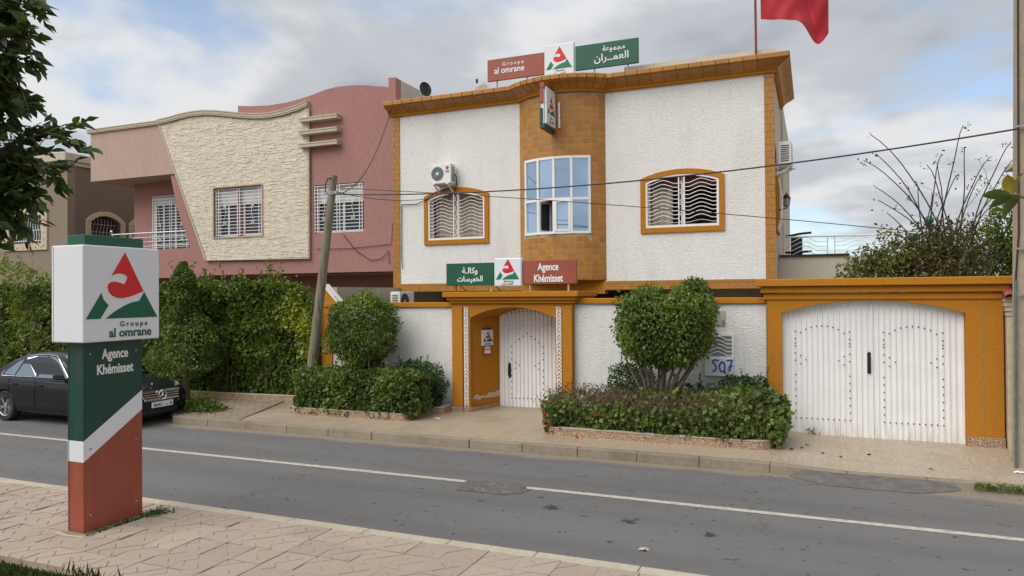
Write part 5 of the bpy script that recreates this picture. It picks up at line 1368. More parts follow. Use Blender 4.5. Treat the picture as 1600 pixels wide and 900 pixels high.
# ================================================================== PLANTERS
def border(name, label, pts, mat_label=None, h=.14, w=.10, z=.15):
    """low mosaic edging that follows an open or closed line of ground points"""
    t = thing(name, label, 'planter', (pts[0][0], pts[0][1], z))
    P = [Vector(p) for p in pts]; nn = []
    for i in range(len(P)):
        a, b = P[max(0, i - 1)], P[min(len(P) - 1, i + 1)]; d = (b - a).normalized(); nn.append(Vector((d.y, -d.x)))
    m, c = MB(), MB()
    for i in range(len(P) - 1):
        q = [P[i], P[i + 1], P[i + 1] - nn[i + 1] * w, P[i] - nn[i] * w]
        z0 = [pz(v.x, v.y) for v in q]
        m.prism([(v.x, v.y, zz - .03) for v, zz in zip(q, z0)], [(v.x, v.y, zz + h - .012) for v, zz in zip(q, z0)])
        q2 = [P[i] + nn[i] * .008, P[i + 1] + nn[i + 1] * .008, P[i + 1] - nn[i + 1] * (w + .008), P[i] - nn[i] * (w + .008)]
        c.prism([(v.x, v.y, zz + h - .0115) for v, zz in zip(q2, z0)], [(v.x, v.y, zz + h) for v, zz in zip(q2, z0)])
    m.build('edging', M['mosaic'], t); c.build('rim', M['kerb_pale'], t)
    return t
def rounded(x0, x1, y0, yb, r):
    """U shaped line: left back, front left corner, front right corner, right back"""
    L = [(x0, yb)]
    L += [(x0 + r - r * math.cos(a), y0 + r - r * math.sin(a)) for a in [math.pi / 2 * i / 6 for i in range(7)]]
    L += [(x1 - r + r * math.sin(a), y0 + r - r * math.cos(a)) for a in [math.pi / 2 * i / 6 for i in range(7)]]
    return L + [(x1, yb)]
p1 = border('mosaic_planter', 'low mosaic edged planter holding the clipped box hedge left of the entrance', rounded(-10.15, -7.25, 12.12, 13.0, .25))
MB().box(-10.1, -7.35, 12.2, 13.5, .1, .20).build('soil', M['soil'], p1)
p1b = border('mosaic_planter', 'small mosaic edged planter against the wall beside the entrance', [(-7.35, 13.0), (-7.25, 13.0), (-7.0, 13.02), (-6.97, 13.06), (-6.97, 13.48)])
MB().box(-7.6, -7.02, 13.08, 13.54, .1, .24).build('soil', M['soil'], p1b)
p2 = border('mosaic_planter', 'long mosaic edged planter under the dry flowering hedge', rounded(-4.38, -.62, 11.86, 13.4, .3))
MB().box(-4.25, -.75, 11.98, 13.5, .05, .22).build('soil', M['soil'], p2)
p3_ = border('mosaic_planter', 'stony low edging along the foot of the creeper hedge', [(-18.5, 13.12), (-13.5, 13.15), (-10.9, 13.3)])

# ================================================================== PLANTS
def plant(name, label, cat, loc, group=None): return thing(name, label, cat, loc, group)
# round topiary
t1 = plant('topiary_tree', 'ball clipped ficus on a short trunk left of the entrance', 'tree', (-8.72, 12.75, .2))
P, N = ball_pts(15000, (-8.72, 12.75, 1.86), (.70, .68, .76), .34, .13, 2.6, 2.5); P = P + RNG.normal(size=P.shape) * .02; P, N = sprigs(P, N, 90)
k = (P[:, 2] > 1.22) | (np.hypot(P[:, 0] + 8.72, P[:, 1] - 12.75) < .5); P, N = P[k], N[k]
P[:, 0] -= .0; low = P[:, 2] < 1.5; P[low, 0] = -8.72 + (P[low, 0] + 8.72) * (.62 + .38 * np.clip((P[low, 2] - 1.1) / .4, 0, 1))
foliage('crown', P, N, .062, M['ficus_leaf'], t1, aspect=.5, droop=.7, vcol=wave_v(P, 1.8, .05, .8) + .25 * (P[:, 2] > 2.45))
m = MB(); stems(m, (-8.72, 12.75, .1), [(-8.72 + random.uniform(-.45, .45), 12.75 + random.uniform(-.35, .35), random.uniform(1.4, 1.8)) for _ in range(12)], .035, .012)
m.build('trunk', M['bark'], t1)
P, N = ball_pts(2500, (-8.72, 12.75, 1.86), (.6, .55, .6), .9, .05, 2); foliage('inner_twigs', P, N, .07, M['dry_leaf'], t1, aspect=.2)
# second ficus, two lobes
t2 = plant('ficus_tree', 'bushy multi stemmed ficus with notched top right of the entrance', 'tree', (-2.5, 12.65, .2))
parts = [((-2.80, 12.65, 2.06), (.53, .62, .62), 7500), ((-1.98, 12.65, 2.14), (.55, .62, .64), 8000), ((-2.38, 12.6, 1.92), (.86, .62, .56), 9500), ((-2.35, 12.6, 2.34), (.45, .4, .24), 1800), ((-2.40, 12.58, 1.62), (.78, .5, .27), 4200), ((-1.86, 12.65, 2.52), (.3, .35, .32), 1600), ((-2.72, 12.62, 2.46), (.32, .35, .26), 1500)]
PP, NN = [], []
for c, r, n in parts:
    P, N = ball_pts(n, c, r, .38, .17, 2.8); PP.append(P + RNG.normal(size=P.shape) * .03); NN.append(N)
P, N = np.vstack(PP), np.vstack(NN); P[:, 0] = -2.38 + (P[:, 0] + 2.38) * .90; P, N = sprigs(P, N, 130)
keep = ~((np.abs(P[:, 0] + 2.34) < .10) & (P[:, 2] > 2.58))
P, N = P[keep], N[keep]
foliage('crown', P, N, .070, M['ficus_leaf'], t2, aspect=.5, droop=.8, vcol=wave_v(P, 1.6, .02, .8))
m = MB()
for i in range(10):
    q = i / 9 * 2 - 1; bx = -2.52 + .10 * q; tx = -2.40 + .72 * q + random.uniform(-.06, .06); yy = 12.6 + random.uniform(-.12, .12); zt = 1.65 + random.uniform(-.1, .5)
    m.tube([(bx, yy, .12), (bx + .04 * q, yy, .5), (bx + (tx - bx) * .38, yy + random.uniform(-.05, .05), .98), (bx + (tx - bx) * .75, yy, 1.38), (tx, yy, zt)], [.034, .032, .027, .02, .012], 7)
m.tube([(-2.50, 12.6, .12), (-2.45, 12.6, .9), (-2.36, 12.62, 1.9)], [.06, .055, .035], 9)
m.build('trunk', M['bark'], t2, smooth=True)
# clipped box hedge
def box_pts(n, x0, x1, y0, y1, z0, z1, rnd=.22, depth=.18, lump=.06):
    cx, cy, cz = (x0 + x1) / 2, (y0 + y1) / 2, (z0 + z1) / 2; hx, hy, hz = (x1 - x0) / 2, (y1 - y0) / 2, (z1 - z0) / 2
    P = RNG.uniform(-1, 1, (n * 3, 3)) * np.array([hx, hy, hz])
    q = np.abs(P) - np.array([hx - rnd, hy - rnd, hz - rnd]); outside = np.linalg.norm(np.maximum(q, 0), axis=1) + np.minimum(q.max(1), 0) - rnd
    lum = lump * nz3(P + np.array([cx, cy, cz]), 2.3)
    k = (outside < lum) & (outside > lum - depth * RNG.uniform(0, 1, len(P)) ** 1.3 - .01); P = P[k][:n]
    N = np.sign(P) * (np.maximum(np.abs(P) - np.array([hx - rnd, hy - rnd, hz - rnd]), 0) + 1e-3); N /= np.linalg.norm(N, axis=1)[:, None]
    return P + np.array([cx, cy, cz]), N
h1 = plant('box_hedge', 'leafy clipped rectangular hedge in the planter left of the entrance', 'hedge', (-8.6, 12.5, .2))
P, N = box_pts(13000, -10.12, -7.10, 12.1, 13.0, .12, 1.12, .28, .30, .13); P, N = sprigs(P, N, 120)
foliage('leaves', P, N, .080, M['hedge_leaf'], h1, aspect=.72, droop=.2, vcol=np.minimum(wave_v(P, 1.7, .05, .74), .74))
m = MB()
for i in range(60):
    x = random.uniform(-9.9, -7.3); y = random.uniform(12.3, 12.85); m.tube([(x, y, .15), (x + random.uniform(-.1, .1), y + random.uniform(-.1, .1), .6), (x + random.uniform(-.2, .2), y + random.uniform(-.15, .15), 1.0)], [.012, .009, .004], 5)
m.build('stems', M['twig'], h1)
P, N = box_pts(4000, -9.95, -7.25, 12.3, 12.85, .2, 1.0, .2, .5); foliage('inner_leaves', P, N, .08, M['hedge_leaf'], h1, aspect=.7, vcol=RNG.uniform(0, .3, len(P)))
# dark glossy shrubs
def shrub(label, c, r, n, size=.05, sprigs=6):
    s = plant('dark_shrub', label, 'shrub', (c[0], c[1], .2), 'dark green shrubs by the garden wall')
    P, N = ball_pts(n, c, r, .4, .12, 3.0, 2.6); P = P[P[:, 2] > .2]; N = N[:len(P)]
    pts, nn = [P], [N]
    m = MB()
    for i in range(sprigs):
        x = c[0] + random.uniform(-.8, .8) * r[0]; z0 = c[2] + r[2] * .8; L = random.uniform(.1, .28); dx = random.uniform(-.08, .08)
        m.tube([(x, c[1], c[2]), (x + dx * .5, c[1], z0), (x + dx, c[1], z0 + L)], .005, 4)
        q = np.array([[x + dx * t + random.uniform(-.02, .02), c[1] + random.uniform(-.02, .02), z0 + L * t] for t in np.linspace(0, 1, 16)]); pts.append(q); nn.append(RNG.normal(size=(16, 3)))
    for i in range(10): m.tube([(c[0] + random.uniform(-.1, .1), c[1], .15), (c[0] + random.uniform(-.6, .6) * r[0], c[1] + random.uniform(-.5, .5) * r[1], c[2] + random.uniform(-.1, .5) * r[2])], .012, 5)
    P = np.vstack(pts); N = np.vstack(nn)
    foliage('leaves', P, N, size, M['dark_leaf'], s, aspect=.5, droop=0, vcol=wave_v(P, 2.5, 0, .9)); m.build('stems', M['twig'], s)
shrub('dark green clipped shrub filling the corner beside the entrance', (-7.62, 13.12, .70), (.62, .40, .52), 9000)
shrub('dark shrub showing below the ball clipped ficus', (-8.95, 13.2, .82), (.65, .3, .40), 4500)
shrub('dark shrub behind the trunks of the notched ficus', (-3.12, 13.15, .88), (.42, .3, .46), 4000)
shrub('low dark shrub below the meter box', (-1.12, 13.2, .74), (.50, .28, .42), 5000)
shrub('small sprawling dark shrub between the ficus trunks and the meter box', (-2.1, 13.2, .68), (.38, .2, .28), 1500)
# long hedge: leafy ends and foot, dry twiggy top, red flowers
h2 = plant('flowering_hedge', 'long hedge with dry twiggy top and a few red flowers right of the entrance', 'hedge', (-2.4, 12.4, .2))
P, N = box_pts(20000, -4.50, -.38, 11.85, 13.0, .14, 1.02, .36, .32, .20); P, N = sprigs(P, N, 150)
u = (P[:, 0] + 4.45) / 4.1
dry = np.clip((P[:, 2] - .55) / .25, 0, 1) * np.clip(1.25 - 2.2 * np.abs(u - .52), 0, 1) + np.clip((P[:, 2] - .7) / .3, 0, .75) * (u < .4) + np.clip(.75 - u * 6, 0, .6)
k = RNG.uniform(0, 1, len(P)) > dry * .93
k &= ~((P[:, 2] > .92 - .0 * u) & (u > .3) & (u < .42))
PL, NL = P[k], N[k]
foliage('leaves', PL, NL, .085, M['hedge_leaf'], h2, aspect=.75, droop=.35, vcol=np.minimum(wave_v(PL, 1.5, .05, .74), .75) + .25 * (RNG.uniform(size=len(PL)) > .996))
PD = P[~k][::3]; foliage('dry_leaves', PD, RNG.normal(size=PD.shape), .035, M['dry_leaf'], h2, aspect=.4)
m = MB()
for i in range(900):
    x = random.uniform(-4.40, -.80); y = random.uniform(11.95, 12.9); uu = (x + 4.45) / 4.1
    z0 = random.uniform(.25, .6); L = random.uniform(.35, .55); a = random.gauss(.15, .5); a = min(a, max(.05, (-.65 - x) / L))
    zt = min(z0 + L, 1.0 + random.uniform(-.12, .05))
    if uu > .8: zt = min(zt, .9)
    m.tube([(x, y, z0), (x + a * L * .4, y + random.gauss(0, .06), (z0 + zt) / 2), (x + a * L, y + random.gauss(0, .12), zt)], [.007, .005, .0025], 4, cap=False)
tag(m.build('twigs', M['twig'], h2), kind='stuff')
for x, z, y in ((-4.28, .72, 11.86), (-4.38, .40, 11.9), (-4.28, .33, 11.84), (-4.32, .52, 11.86), (-4.05, .28, 11.83), (-3.72, .17, 11.78), (-3.45, .55, 11.84)):
    P = np.array([x, y, z]) + RNG.normal(size=(9, 3)) * .018
    me = leaf_mesh('flower', P - np.array(OFF[h2]), RNG.normal(size=(9, 3)), .036, M['red_flower'], aspect=.7); link('flower', me, h2)
# creeper over the neighbour's garden wall
cr = plant('creeper_hedge', 'tall wall of climbing creeper in front of the pink house', 'hedge', (-14, 13.5, .2))
MB().box(-24, -10.5, 13.75, 13.95, 0, 2.55).build('backing_wall', M['concrete'], cr)
n = 44000
x = RNG.uniform(-23.5, -10.35, n); zz = RNG.uniform(0, 1, n)
topz = np.array([2.88 + .28 * noise.noise(Vector((a * .8, 0, 0))) + .16 * noise.noise(Vector((a * 2.7, 3, 0))) for a in x]); topz -= np.clip((x + 11.3) * .9, 0, .62)
z = .22 + zz * (topz - .22)
bul = np.array([noise.noise(Vector((a * 1.1, b * 1.1, 7))) * .20 + noise.noise(Vector((a * 2.9, b * 2.9, 2))) * .12 for a, b in zip(x, z)])
y = 13.42 - bul * .8 - .10 * zz + np.abs(RNG.normal(size=n)) * .08
P = np.stack([x, y, z], 1); N = np.tile([0, -1, .3], (n, 1)).astype(float)
ptch = np.array([noise.noise(Vector((a * .9, b * .7, 11))) for a, b in zip(x, z)])
v = np.clip(.30 + RNG.normal(size=n) * .16 + np.clip(ptch - .12, 0, 1) * 1.5 + .14 * bul / .2, 0, 1) + .05
foliage('leaves', P, N, .115, M['creeper_leaf'], cr, aspect=.78, droop=.75, spread=.55, vcol=v)
n2 = 9000
x = RNG.uniform(-23.5, -10.4, n2); tz = np.array([2.80 + .28 * noise.noise(Vector((a * .8, 0, 0))) for a in x]) - np.clip((x + 11.3) * .9, 0, .62)
P = np.stack([x, RNG.uniform(13.3, 14.1, n2), tz + RNG.normal(size=n2) * .09], 1)
foliage('top_leaves', P, np.tile([0, -.3, 1.], (n2, 1)), .095, M['creeper_leaf'], cr, aspect=.7, vcol=np.clip(RNG.normal(.5, .22, n2), 0, 1))
m = MB(); pts = []
for i in range(46):
    x = random.choice((random.uniform(-17, -11.2), random.uniform(-13.8, -11.4))); z0 = 2.75; L = random.uniform(.2, .75); a = random.uniform(-.6, .6)
    c = [(x + a * L * t * t, 13.5, z0 + L * t) for t in np.linspace(0, 1, 7)]; m.tube(c, [.007 - .0008 * q for q in range(7)], 4)
    for q in c[1:]: pts += [(q[0] + random.gauss(0, .03), q[1] + random.gauss(0, .03), q[2] + random.gauss(0, .02)) for _ in range(4)]
tag(m.build('shoots', M['twig'], cr), kind='stuff'); P = np.array(pts); foliage('shoot_leaves', P, RNG.normal(size=P.shape), .07, M['creeper_leaf'], cr, aspect=.6, vcol=RNG.uniform(.2, 1, len(P)))
m = MB()
for i in range(50):
    x = random.uniform(-18, -10.6); y = 13.5; q = [(x, y, .15)]
    for s in range(6): x += random.uniform(-.15, .15); q.append((x, 13.45 + random.uniform(-.05, .1), .15 + .42 * (s + 1)))
    m.tube(q, .014, 5)
m.build('stems', M['bark'], cr)
# conical clipped tree behind the car
cn = plant('conical_tree', 'dense tapering clipped tree behind the parked car', 'tree', (-13.65, 12.75, .2))
n = 20000; t = RNG.uniform(0, 1, n) ** .8; ang = RNG.uniform(0, 2 * math.pi, n)
rad = 1.10 * np.clip(1 - .80 * t, 0, 1) * np.sqrt(np.clip(1 - ((t - .4) / .62) ** 4, 0.02, 1)) * np.where(t < .12, .6 + 3.3 * t, 1)
q = (1 - .35 * RNG.uniform(0, 1, n) ** 1.5); P = np.stack([-13.65 + rad * q * np.cos(ang), 12.75 + rad * .85 * q * np.sin(ang), .70 + t * 2.72], 1)
P += (nz3(P, 1.5, 4) * .34 + nz3(P, 4.2, 9) * .14)[:, None] * np.stack([np.cos(ang), np.sin(ang), 0 * ang], 1); N = np.stack([np.cos(ang), np.sin(ang), np.full(n, .3)], 1)
foliage('crown', P, N, .072, M['ficus_leaf'], cn, aspect=.5, droop=.6, vcol=wave_v(P, 1.6, 0, .62))
m = MB().tube([(-13.62, 12.75, .1), (-13.6, 12.75, .7), (-13.65, 12.75, 1.5), (-13.65, 12.75, 3.0)], [.10, .085, .07, .02], 10); stems(m, (-13.63, 12.75, .7), [(-13.65 + random.uniform(-.6, .6), 12.75 + random.uniform(-.5, .5), random.uniform(1.2, 2.4)) for _ in range(12)], .03, .01)
m.build('trunk', M['bark'], cn, smooth=True)
# clipped block behind the totem
bk = plant('block_hedge', 'dense square clipped hedge at the left edge behind the car', 'hedge', (-19.3, 12.85, .2))
P, N = box_pts(19000, -23.5, -16.3, 12.5, 13.6, .6, 3.2, .35, .25, .34); P[:, 2] += np.where(P[:, 2] > 2, np.clip((-18.6 - P[:, 0]) * .22, 0, .5), 0); P, N = sprigs(P, N, 260, .4)
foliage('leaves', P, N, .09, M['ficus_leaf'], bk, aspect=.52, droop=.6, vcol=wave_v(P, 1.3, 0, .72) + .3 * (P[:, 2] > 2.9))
for x in (-22.5, -20.8, -19.3, -17.6):
    m = MB().tube([(x, 12.95, .1), (x + .05, 12.95, 1.2), (x, 12.95, 2.4)], [.09, .07, .03], 8); stems(m, (x, 12.95, .8), [(x + random.uniform(-.7, .7), 12.95 + random.uniform(-.3, .3), random.uniform(1.3, 2.7)) for _ in range(8)], .03, .01)
    m.build('trunk', M['bark'], bk)
# weeds by the kerb
wd = plant('weed_clump', 'green weeds growing at the kerb beside the car bonnet', 'weeds', (-12.15, 11.75, .14))
P = np.stack([RNG.normal(-12.18, .28, 1400), RNG.normal(11.88, .16, 1400), .14 + np.abs(RNG.normal(0, .14, 1400))], 1); P[:, 2] = np.minimum(P[:, 2], .15 + .38 * np.exp(-((P[:, 0] + 12.3) / .35) ** 2))
foliage('leaves', P, np.tile([0, -.3, .8], (len(P), 1)), .075, M['creeper_leaf'], wd, aspect=.5, vcol=RNG.uniform(.1, .6, len(P)))
# shrubbery behind the garage, with long bare shoots
bs = plant('overgrown_bush', 'overgrown browning bush with long bare shoots above the garage cornice', 'bush', (2.1, 15.2, 0))
PP = []; V = []
for c, r, n, v0, v1 in (((1.55, 15.2, 3.05), (.85, .5, .70), 3800, .15, .95), ((2.2, 15.3, 3.3), (.70, .5, .75), 3000, .1, .7), ((1.05, 15.1, 3.1), (.55, .3, .42), 650, .3, .9), ((.8, 15.0, 3.0), (.45, .3, .32), 420, .5, .95), ((.65, 14.6, 2.85), (.3, .2, .16), 120, .5, .9)):
    P, N = ball_pts(n, c, r, .95, .28, 2.2); PP.append(P); V.append(wave_v(P, 2.0, v0, v1))
P = np.vstack(PP); foliage('leaves', P, RNG.normal(size=P.shape), .075, M['bush_leaf'], bs, aspect=.55, vcol=np.concatenate(V))
m = MB(); lp = []
tips = [((1.0, 15.0, 5.53), -.5), ((1.08, 15, 5.15), -.35), ((.88, 15, 5.06), -.45), ((1.05, 15, 4.55), -.4), ((1.1, 15, 4.3), -.4), ((1.25, 15, 4.05), -.4), ((1.9, 15, 4.9), -.2), ((2.1, 15.2, 4.95), -.1), ((2.2, 15.2, 5.1), 0), ((2.53, 15.1, 5.58), .15), ((2.55, 15.2, 5.2), .1), ((2.4, 15, 4.7), 0), ((2.95, 15.2, 5.0), .2), ((3.2, 15.1, 5.2), .3), ((3.25, 15.2, 4.9), .3), ((3.3, 15.1, 4.6), .3), ((2.75, 15.1, 4.65), .1), ((1.75, 15.1, 4.6), -.2), ((1.6, 15, 4.3), -.2), ((3.05, 15.2, 4.2), .4), ((2.0, 15.1, 4.4), -.1)]
for (tx, ty, tz), a in tips:
    for rep in range(1):
        b = Vector((2.15 + random.uniform(-.28, .38), 15.2, 2.4)); tpt = Vector((tx, ty, tz)); c = []
        for i in range(13):
            q = i / 12; w = Vector((b.x + (tpt.x - b.x) * q ** 1.5, b.y + (tpt.y - b.y) * q, b.z + (tpt.z - b.z) * (1 - (1 - q) ** 1.25)))
            w.x += .05 * noise.noise(Vector((q * 4, tx * 7, 0))); w.z += .03 * noise.noise(Vector((q * 5, tx * 3, 4))); c.append(w)
        m.tube(c, [.018 - .011 * i / 12 for i in range(13)], 5)
        for s in range(random.randint(2, 7)):
            lp.append(tpt + Vector((random.gauss(0, .06), random.gauss(0, .03), random.gauss(-.03, .05))))
        if random.random() < .6:
            k0 = c[8]; e = k0 + Vector((random.uniform(-.4, .4), 0, random.uniform(.1, .45))); m.tube([k0, k0.lerp(e, .5) + Vector((.03, 0, .03)), e], [.006, .004, .003], 4)
            lp += [e + Vector((random.gauss(0, .04), 0, random.gauss(0, .04))) for _ in range(5)]
for i in range(110):
    b = Vector((2.25 + random.uniform(-.5, .5), 15.2 + random.uniform(-.2, .2), 2.5)); e = b + Vector((random.uniform(-.6, .7), 0, random.uniform(.5, 1.35))); m.tube([b, b.lerp(e, .5) + Vector((random.uniform(-.06, .06), 0, .05)), e], [.008, .006, .003], 4)
for _ in range(40): lp.append(Vector((2.75 + random.gauss(0, .22), 15.1, 4.42 + random.gauss(0, .12))))
tag(m.build('shoots', plain('dark_shoot_bark', (.060, .043, .034), .9, var=.2), bs), kind='stuff')
P = np.array([tuple(v) for v in lp]); foliage('shoot_leaves', P, RNG.normal(size=P.shape), .055, M['tree_leaf'], bs, aspect=.55)
gb = plant('green_bush', 'green leafy bush behind the concrete pole', 'bush', (3.2, 15.8, 0))
P, N = ball_pts(6200, (3.35, 15.8, 3.35), (.85, .5, .92), .9, .25, 2.0); foliage('leaves', P, N, .09, M['creeper_leaf'], gb, aspect=.4, vcol=wave_v(P, 2, .1, .8))
m = MB(); stems(m, (3.2, 15.8, .1), [(3.2 + random.uniform(-.6, .6), 15.8 + random.uniform(-.3, .3), random.uniform(2.8, 3.9)) for _ in range(14)], .03, .008); m.build('stems', M['bark'], gb)
def globe(label, p):
    t = thing('globe_lamp', label, 'lamp', (p[0], p[1], 2), 'green globe lamps')
    MB().lathe([(.085 * math.sin(math.pi * i / 12), p[2] - .085 * math.cos(math.pi * i / 12)) for i in range(13)], (p[0], p[1], 0), n=20).build('globe', M['green_glass'], t, smooth=True)
    MB().tube([(p[0], p[1], 2.4), (p[0], p[1], p[2] - .08)], .014, 8).lathe([(.04, p[2] - .12), (.045, p[2] - .075)], (p[0], p[1], 0), n=12).build('stem', M['galv'], t)
globe('upper green globe lamp among the bare shoots', (2.0, 15.5, 3.93)); globe('lower green globe lamp at the left of the bush', (1.73, 15.5, 3.62))

# foreground street tree, left: trunk out of view, leafy boughs reaching in
def leaf_obj_mesh(name, mat, L=.10, W=.042):
    m = MB(); rows = []
    for i in range(6):
        t = i / 5; w = W * math.sin(math.pi * min(1, t * .92 + .06)) ** .8 * .5 * (1 if t < .95 else .1); x = L * t; z = -.012 * (2 * t - 1) ** 2
        rows.append([(x, -w, z + .006), (x, 0, z), (x, w, z + .006)])
    m.grid(rows); me = m.mesh(name, mat, smooth=True)
    a = me.attributes.new('v', 'FLOAT', 'POINT'); v = random.uniform(.1, .8); a.data.foreach_set('value', [v] * len(me.vertices)); return me
LM = [leaf_obj_mesh('leaf', M['tree_leaf'], random.uniform(.088, .115), random.uniform(.038, .048)) for _ in range(5)]
ylw = leaf_obj_mesh('leaf', M['yellow_leaf'])
st_ = plant('street_tree', 'dark glossy leaved tree reaching in from the left edge', 'tree', (-5.6, 2.3, .1))
m = MB().tube([(-5.6, 2.3, .0), (-5.62, 2.32, 1.2), (-5.55, 2.35, 2.4), (-5.4, 2.5, 3.4), (-5.3, 2.6, 4.6)], [.16, .13, .12, .09, .04], 12)
nodes = []
boughs = [((-5.4, 2.5, 3.5), (-4.55, 2.97, 4.05)), ((-5.4, 2.5, 3.6), (-4.52, 2.98, 4.45)), ((-5.4, 2.5, 3.1), (-4.5, 3.0, 3.55)), ((-5.4, 2.5, 2.9), (-4.62, 2.95, 3.45)), ((-5.4, 2.5, 3.0), (-4.7, 2.9, 3.7)), ((-5.4, 2.5, 3.6), (-4.72, 2.9, 4.2)), ((-5.45, 2.45, 2.7), (-4.52, 2.98, 3.22)), ((-5.4, 2.5, 3.7), (-4.45, 3.0, 4.42)), ((-5.5, 2.4, 2.7), (-4.42, 3.02, 3.32)), ((-5.45, 2.45, 3.0), (-4.30, 3.08, 3.62)), ((-5.4, 2.5, 3.2), (-4.46, 3.0, 3.92)), ((-5.4, 2.5, 3.4), (-4.34, 3.06, 4.22)), ((-5.35, 2.55, 3.7), (-4.36, 3.05, 4.60)), ((-5.5, 2.4, 2.6), (-4.62, 2.94, 3.15)), ((-5.35, 2.55, 3.9), (-4.7, 2.9, 4.8)), ((-5.4, 2.5, 3.0), (-4.9, 2.7, 3.6)), ((-5.4, 2.5, 2.9), (-4.36, 3.05, 3.42)), ((-5.4, 2.5, 3.3), (-4.6, 2.9, 4.35)), ((-5.4, 2.5, 2.8), (-4.55, 2.98, 3.35))]
twigs = []
for a, b in boughs:
    a, b = Vector(a), Vector(b); b = b + Vector((-.10, -.05, 0)) * (1.3 if b.z > 3.9 else .7); c = [a.lerp(b, i / 8) + Vector((random.gauss(0, .02), random.gauss(0, .02), .05 * math.sin(i / 8 * math.pi))) for i in range(9)]
    m.tube(c, [.03 - .003 * i for i in range(9)], 6)
    for i in range(2, 9):
        for _ in range(5):
            d = Vector((random.uniform(-.25, .9), random.uniform(-.3, .6), random.uniform(-.75, .45))).normalized(); L = random.uniform(.12, .28); e = c[i] + d * L
            m.tube([c[i], c[i].lerp(e, .5) + Vector((0, 0, .015)), e], [.006, .004, .002], 4); twigs.append((c[i], e))
m.build('trunk', M['bark'], st_, smooth=True)
rest = []
cnt = 0
leaves = []
for a, b in twigs:
    d = (b - a).normalized(); k = random.randint(5, 8)
    for i in range(k):
        p = a.lerp(b, .25 + .75 * (i + .5) / k); sgn = 1 if i % 2 else -1
        side = d.cross(Vector((0, 0, 1))).normalized() * sgn
        leaves.append((p, (d * random.uniform(.4, .9) + side * random.uniform(.5, 1.0) + Vector((0, 0, random.uniform(-.7, .35)))).normalized()))
    leaves.append((b, d))
def on_screen(p):
    d = p - CAM; zc = d.dot(fw); return zc > 0 and -.72 < d.dot(rt) / zc and abs(d.dot(up) / zc) < .42
vis = [l for l in leaves if on_screen(l[0])]; oth = [l for l in leaves if not on_screen(l[0])]
random.shuffle(vis)
for i, (p, d) in enumerate(vis[:295]):
    o = link('leaf', ylw if random.random() < .012 else random.choice(LM), st_, (0, 0, 0)); o.location = p - OFF[st_]
    o.rotation_euler = d.to_track_quat('X', 'Z').to_euler(); o.rotation_euler.rotate_axis('X', random.uniform(-.9, .9)); s = random.uniform(.75, 1.15); o.scale = (s, s, s)
r_ = vis[295:] + oth
P = np.array([tuple(p + d * .05) for p, d in r_]); N = np.array([tuple(d) for p, d in r_])
foliage('crown', P, N, .10, M['tree_leaf'], st_, aspect=.44, droop=0, spread=.12, vcol=RNG.uniform(0, .8, len(P)))
P, N = ball_pts(4200, (-5.05, 2.70, 3.75), (.55, .5, .95), .95, .2, 2); foliage('inner_crown', P, N, .10, M['tree_leaf'], st_, aspect=.44)
# single bough entering from the right
rb = plant('magnolia_tree', 'big leaved tree whose branch tip enters at the right edge', 'tree', (1.7, 3.3, .1))
m = MB().tube([(1.75, 3.2, 0), (1.75, 3.2, 1.4), (1.7, 3.25, 2.6), (1.7, 3.3, 3.6)], [.10, .08, .06, .03], 10)
tipb = Vector((.735, 3.45, 2.985)); bb = [Vector((1.7, 3.27, 2.75)), Vector((1.3, 3.35, 2.9)), Vector((1.0, 3.42, 2.93)), Vector((.80, 3.455, 2.965)), tipb]
m.tube(bb, [.02, .014, .009, .006, .004], 6); m.build('trunk', M['bark'], rb)
RL = [leaf_obj_mesh('leaf', leafmat('broad_leaf', (.05, .075, .02), (.12, .15, .05)), .10, .046), leaf_obj_mesh('leaf', M['yellow_leaf'], .085, .05)]
for p, d, k in ((tipb, (-.9, .1, .06), 0), (Vector((.745, 3.45, 2.98)), (-.75, -.1, -.32), 0), (Vector((.76, 3.45, 2.978)), (-.25, .0, -.32), 0), (Vector((.735, 3.45, 2.985)), (-.2, -.2, .9), 1), (Vector((.75, 3.45, 2.985)), (.1, -.2, .9), 1), (Vector((.80, 3.455, 2.965)), (.2, -.3, .7), 1), (Vector((.82, 3.455, 2.96)), (.6, -.3, -.4), 0), (Vector((1.0, 3.42, 2.93)), (.3, -.3, .6), 0), (Vector((1.1, 3.4, 2.92)), (-.2, -.3, -.6), 0)):
    o = link('leaf', RL[k], rb, (0, 0, 0)); o.location = p - OFF[rb]; o.rotation_euler = Vector(d).to_track_quat('X', 'Z').to_euler(); o.rotation_euler.rotate_axis('X', random.uniform(.5, 1.1))
for i in range(160):
    p = Vector((1.7 + random.gauss(0, .35), 3.2 + random.gauss(0, .35), 3.6 + random.gauss(0, .4)))
    if p.x < 1.15: continue
    o = link('leaf', RL[0], rb, (0, 0, 0)); o.location = p - OFF[rb]; o.rotation_euler = (random.uniform(-1, 1), random.uniform(-1, 1), random.uniform(0, 6.3))
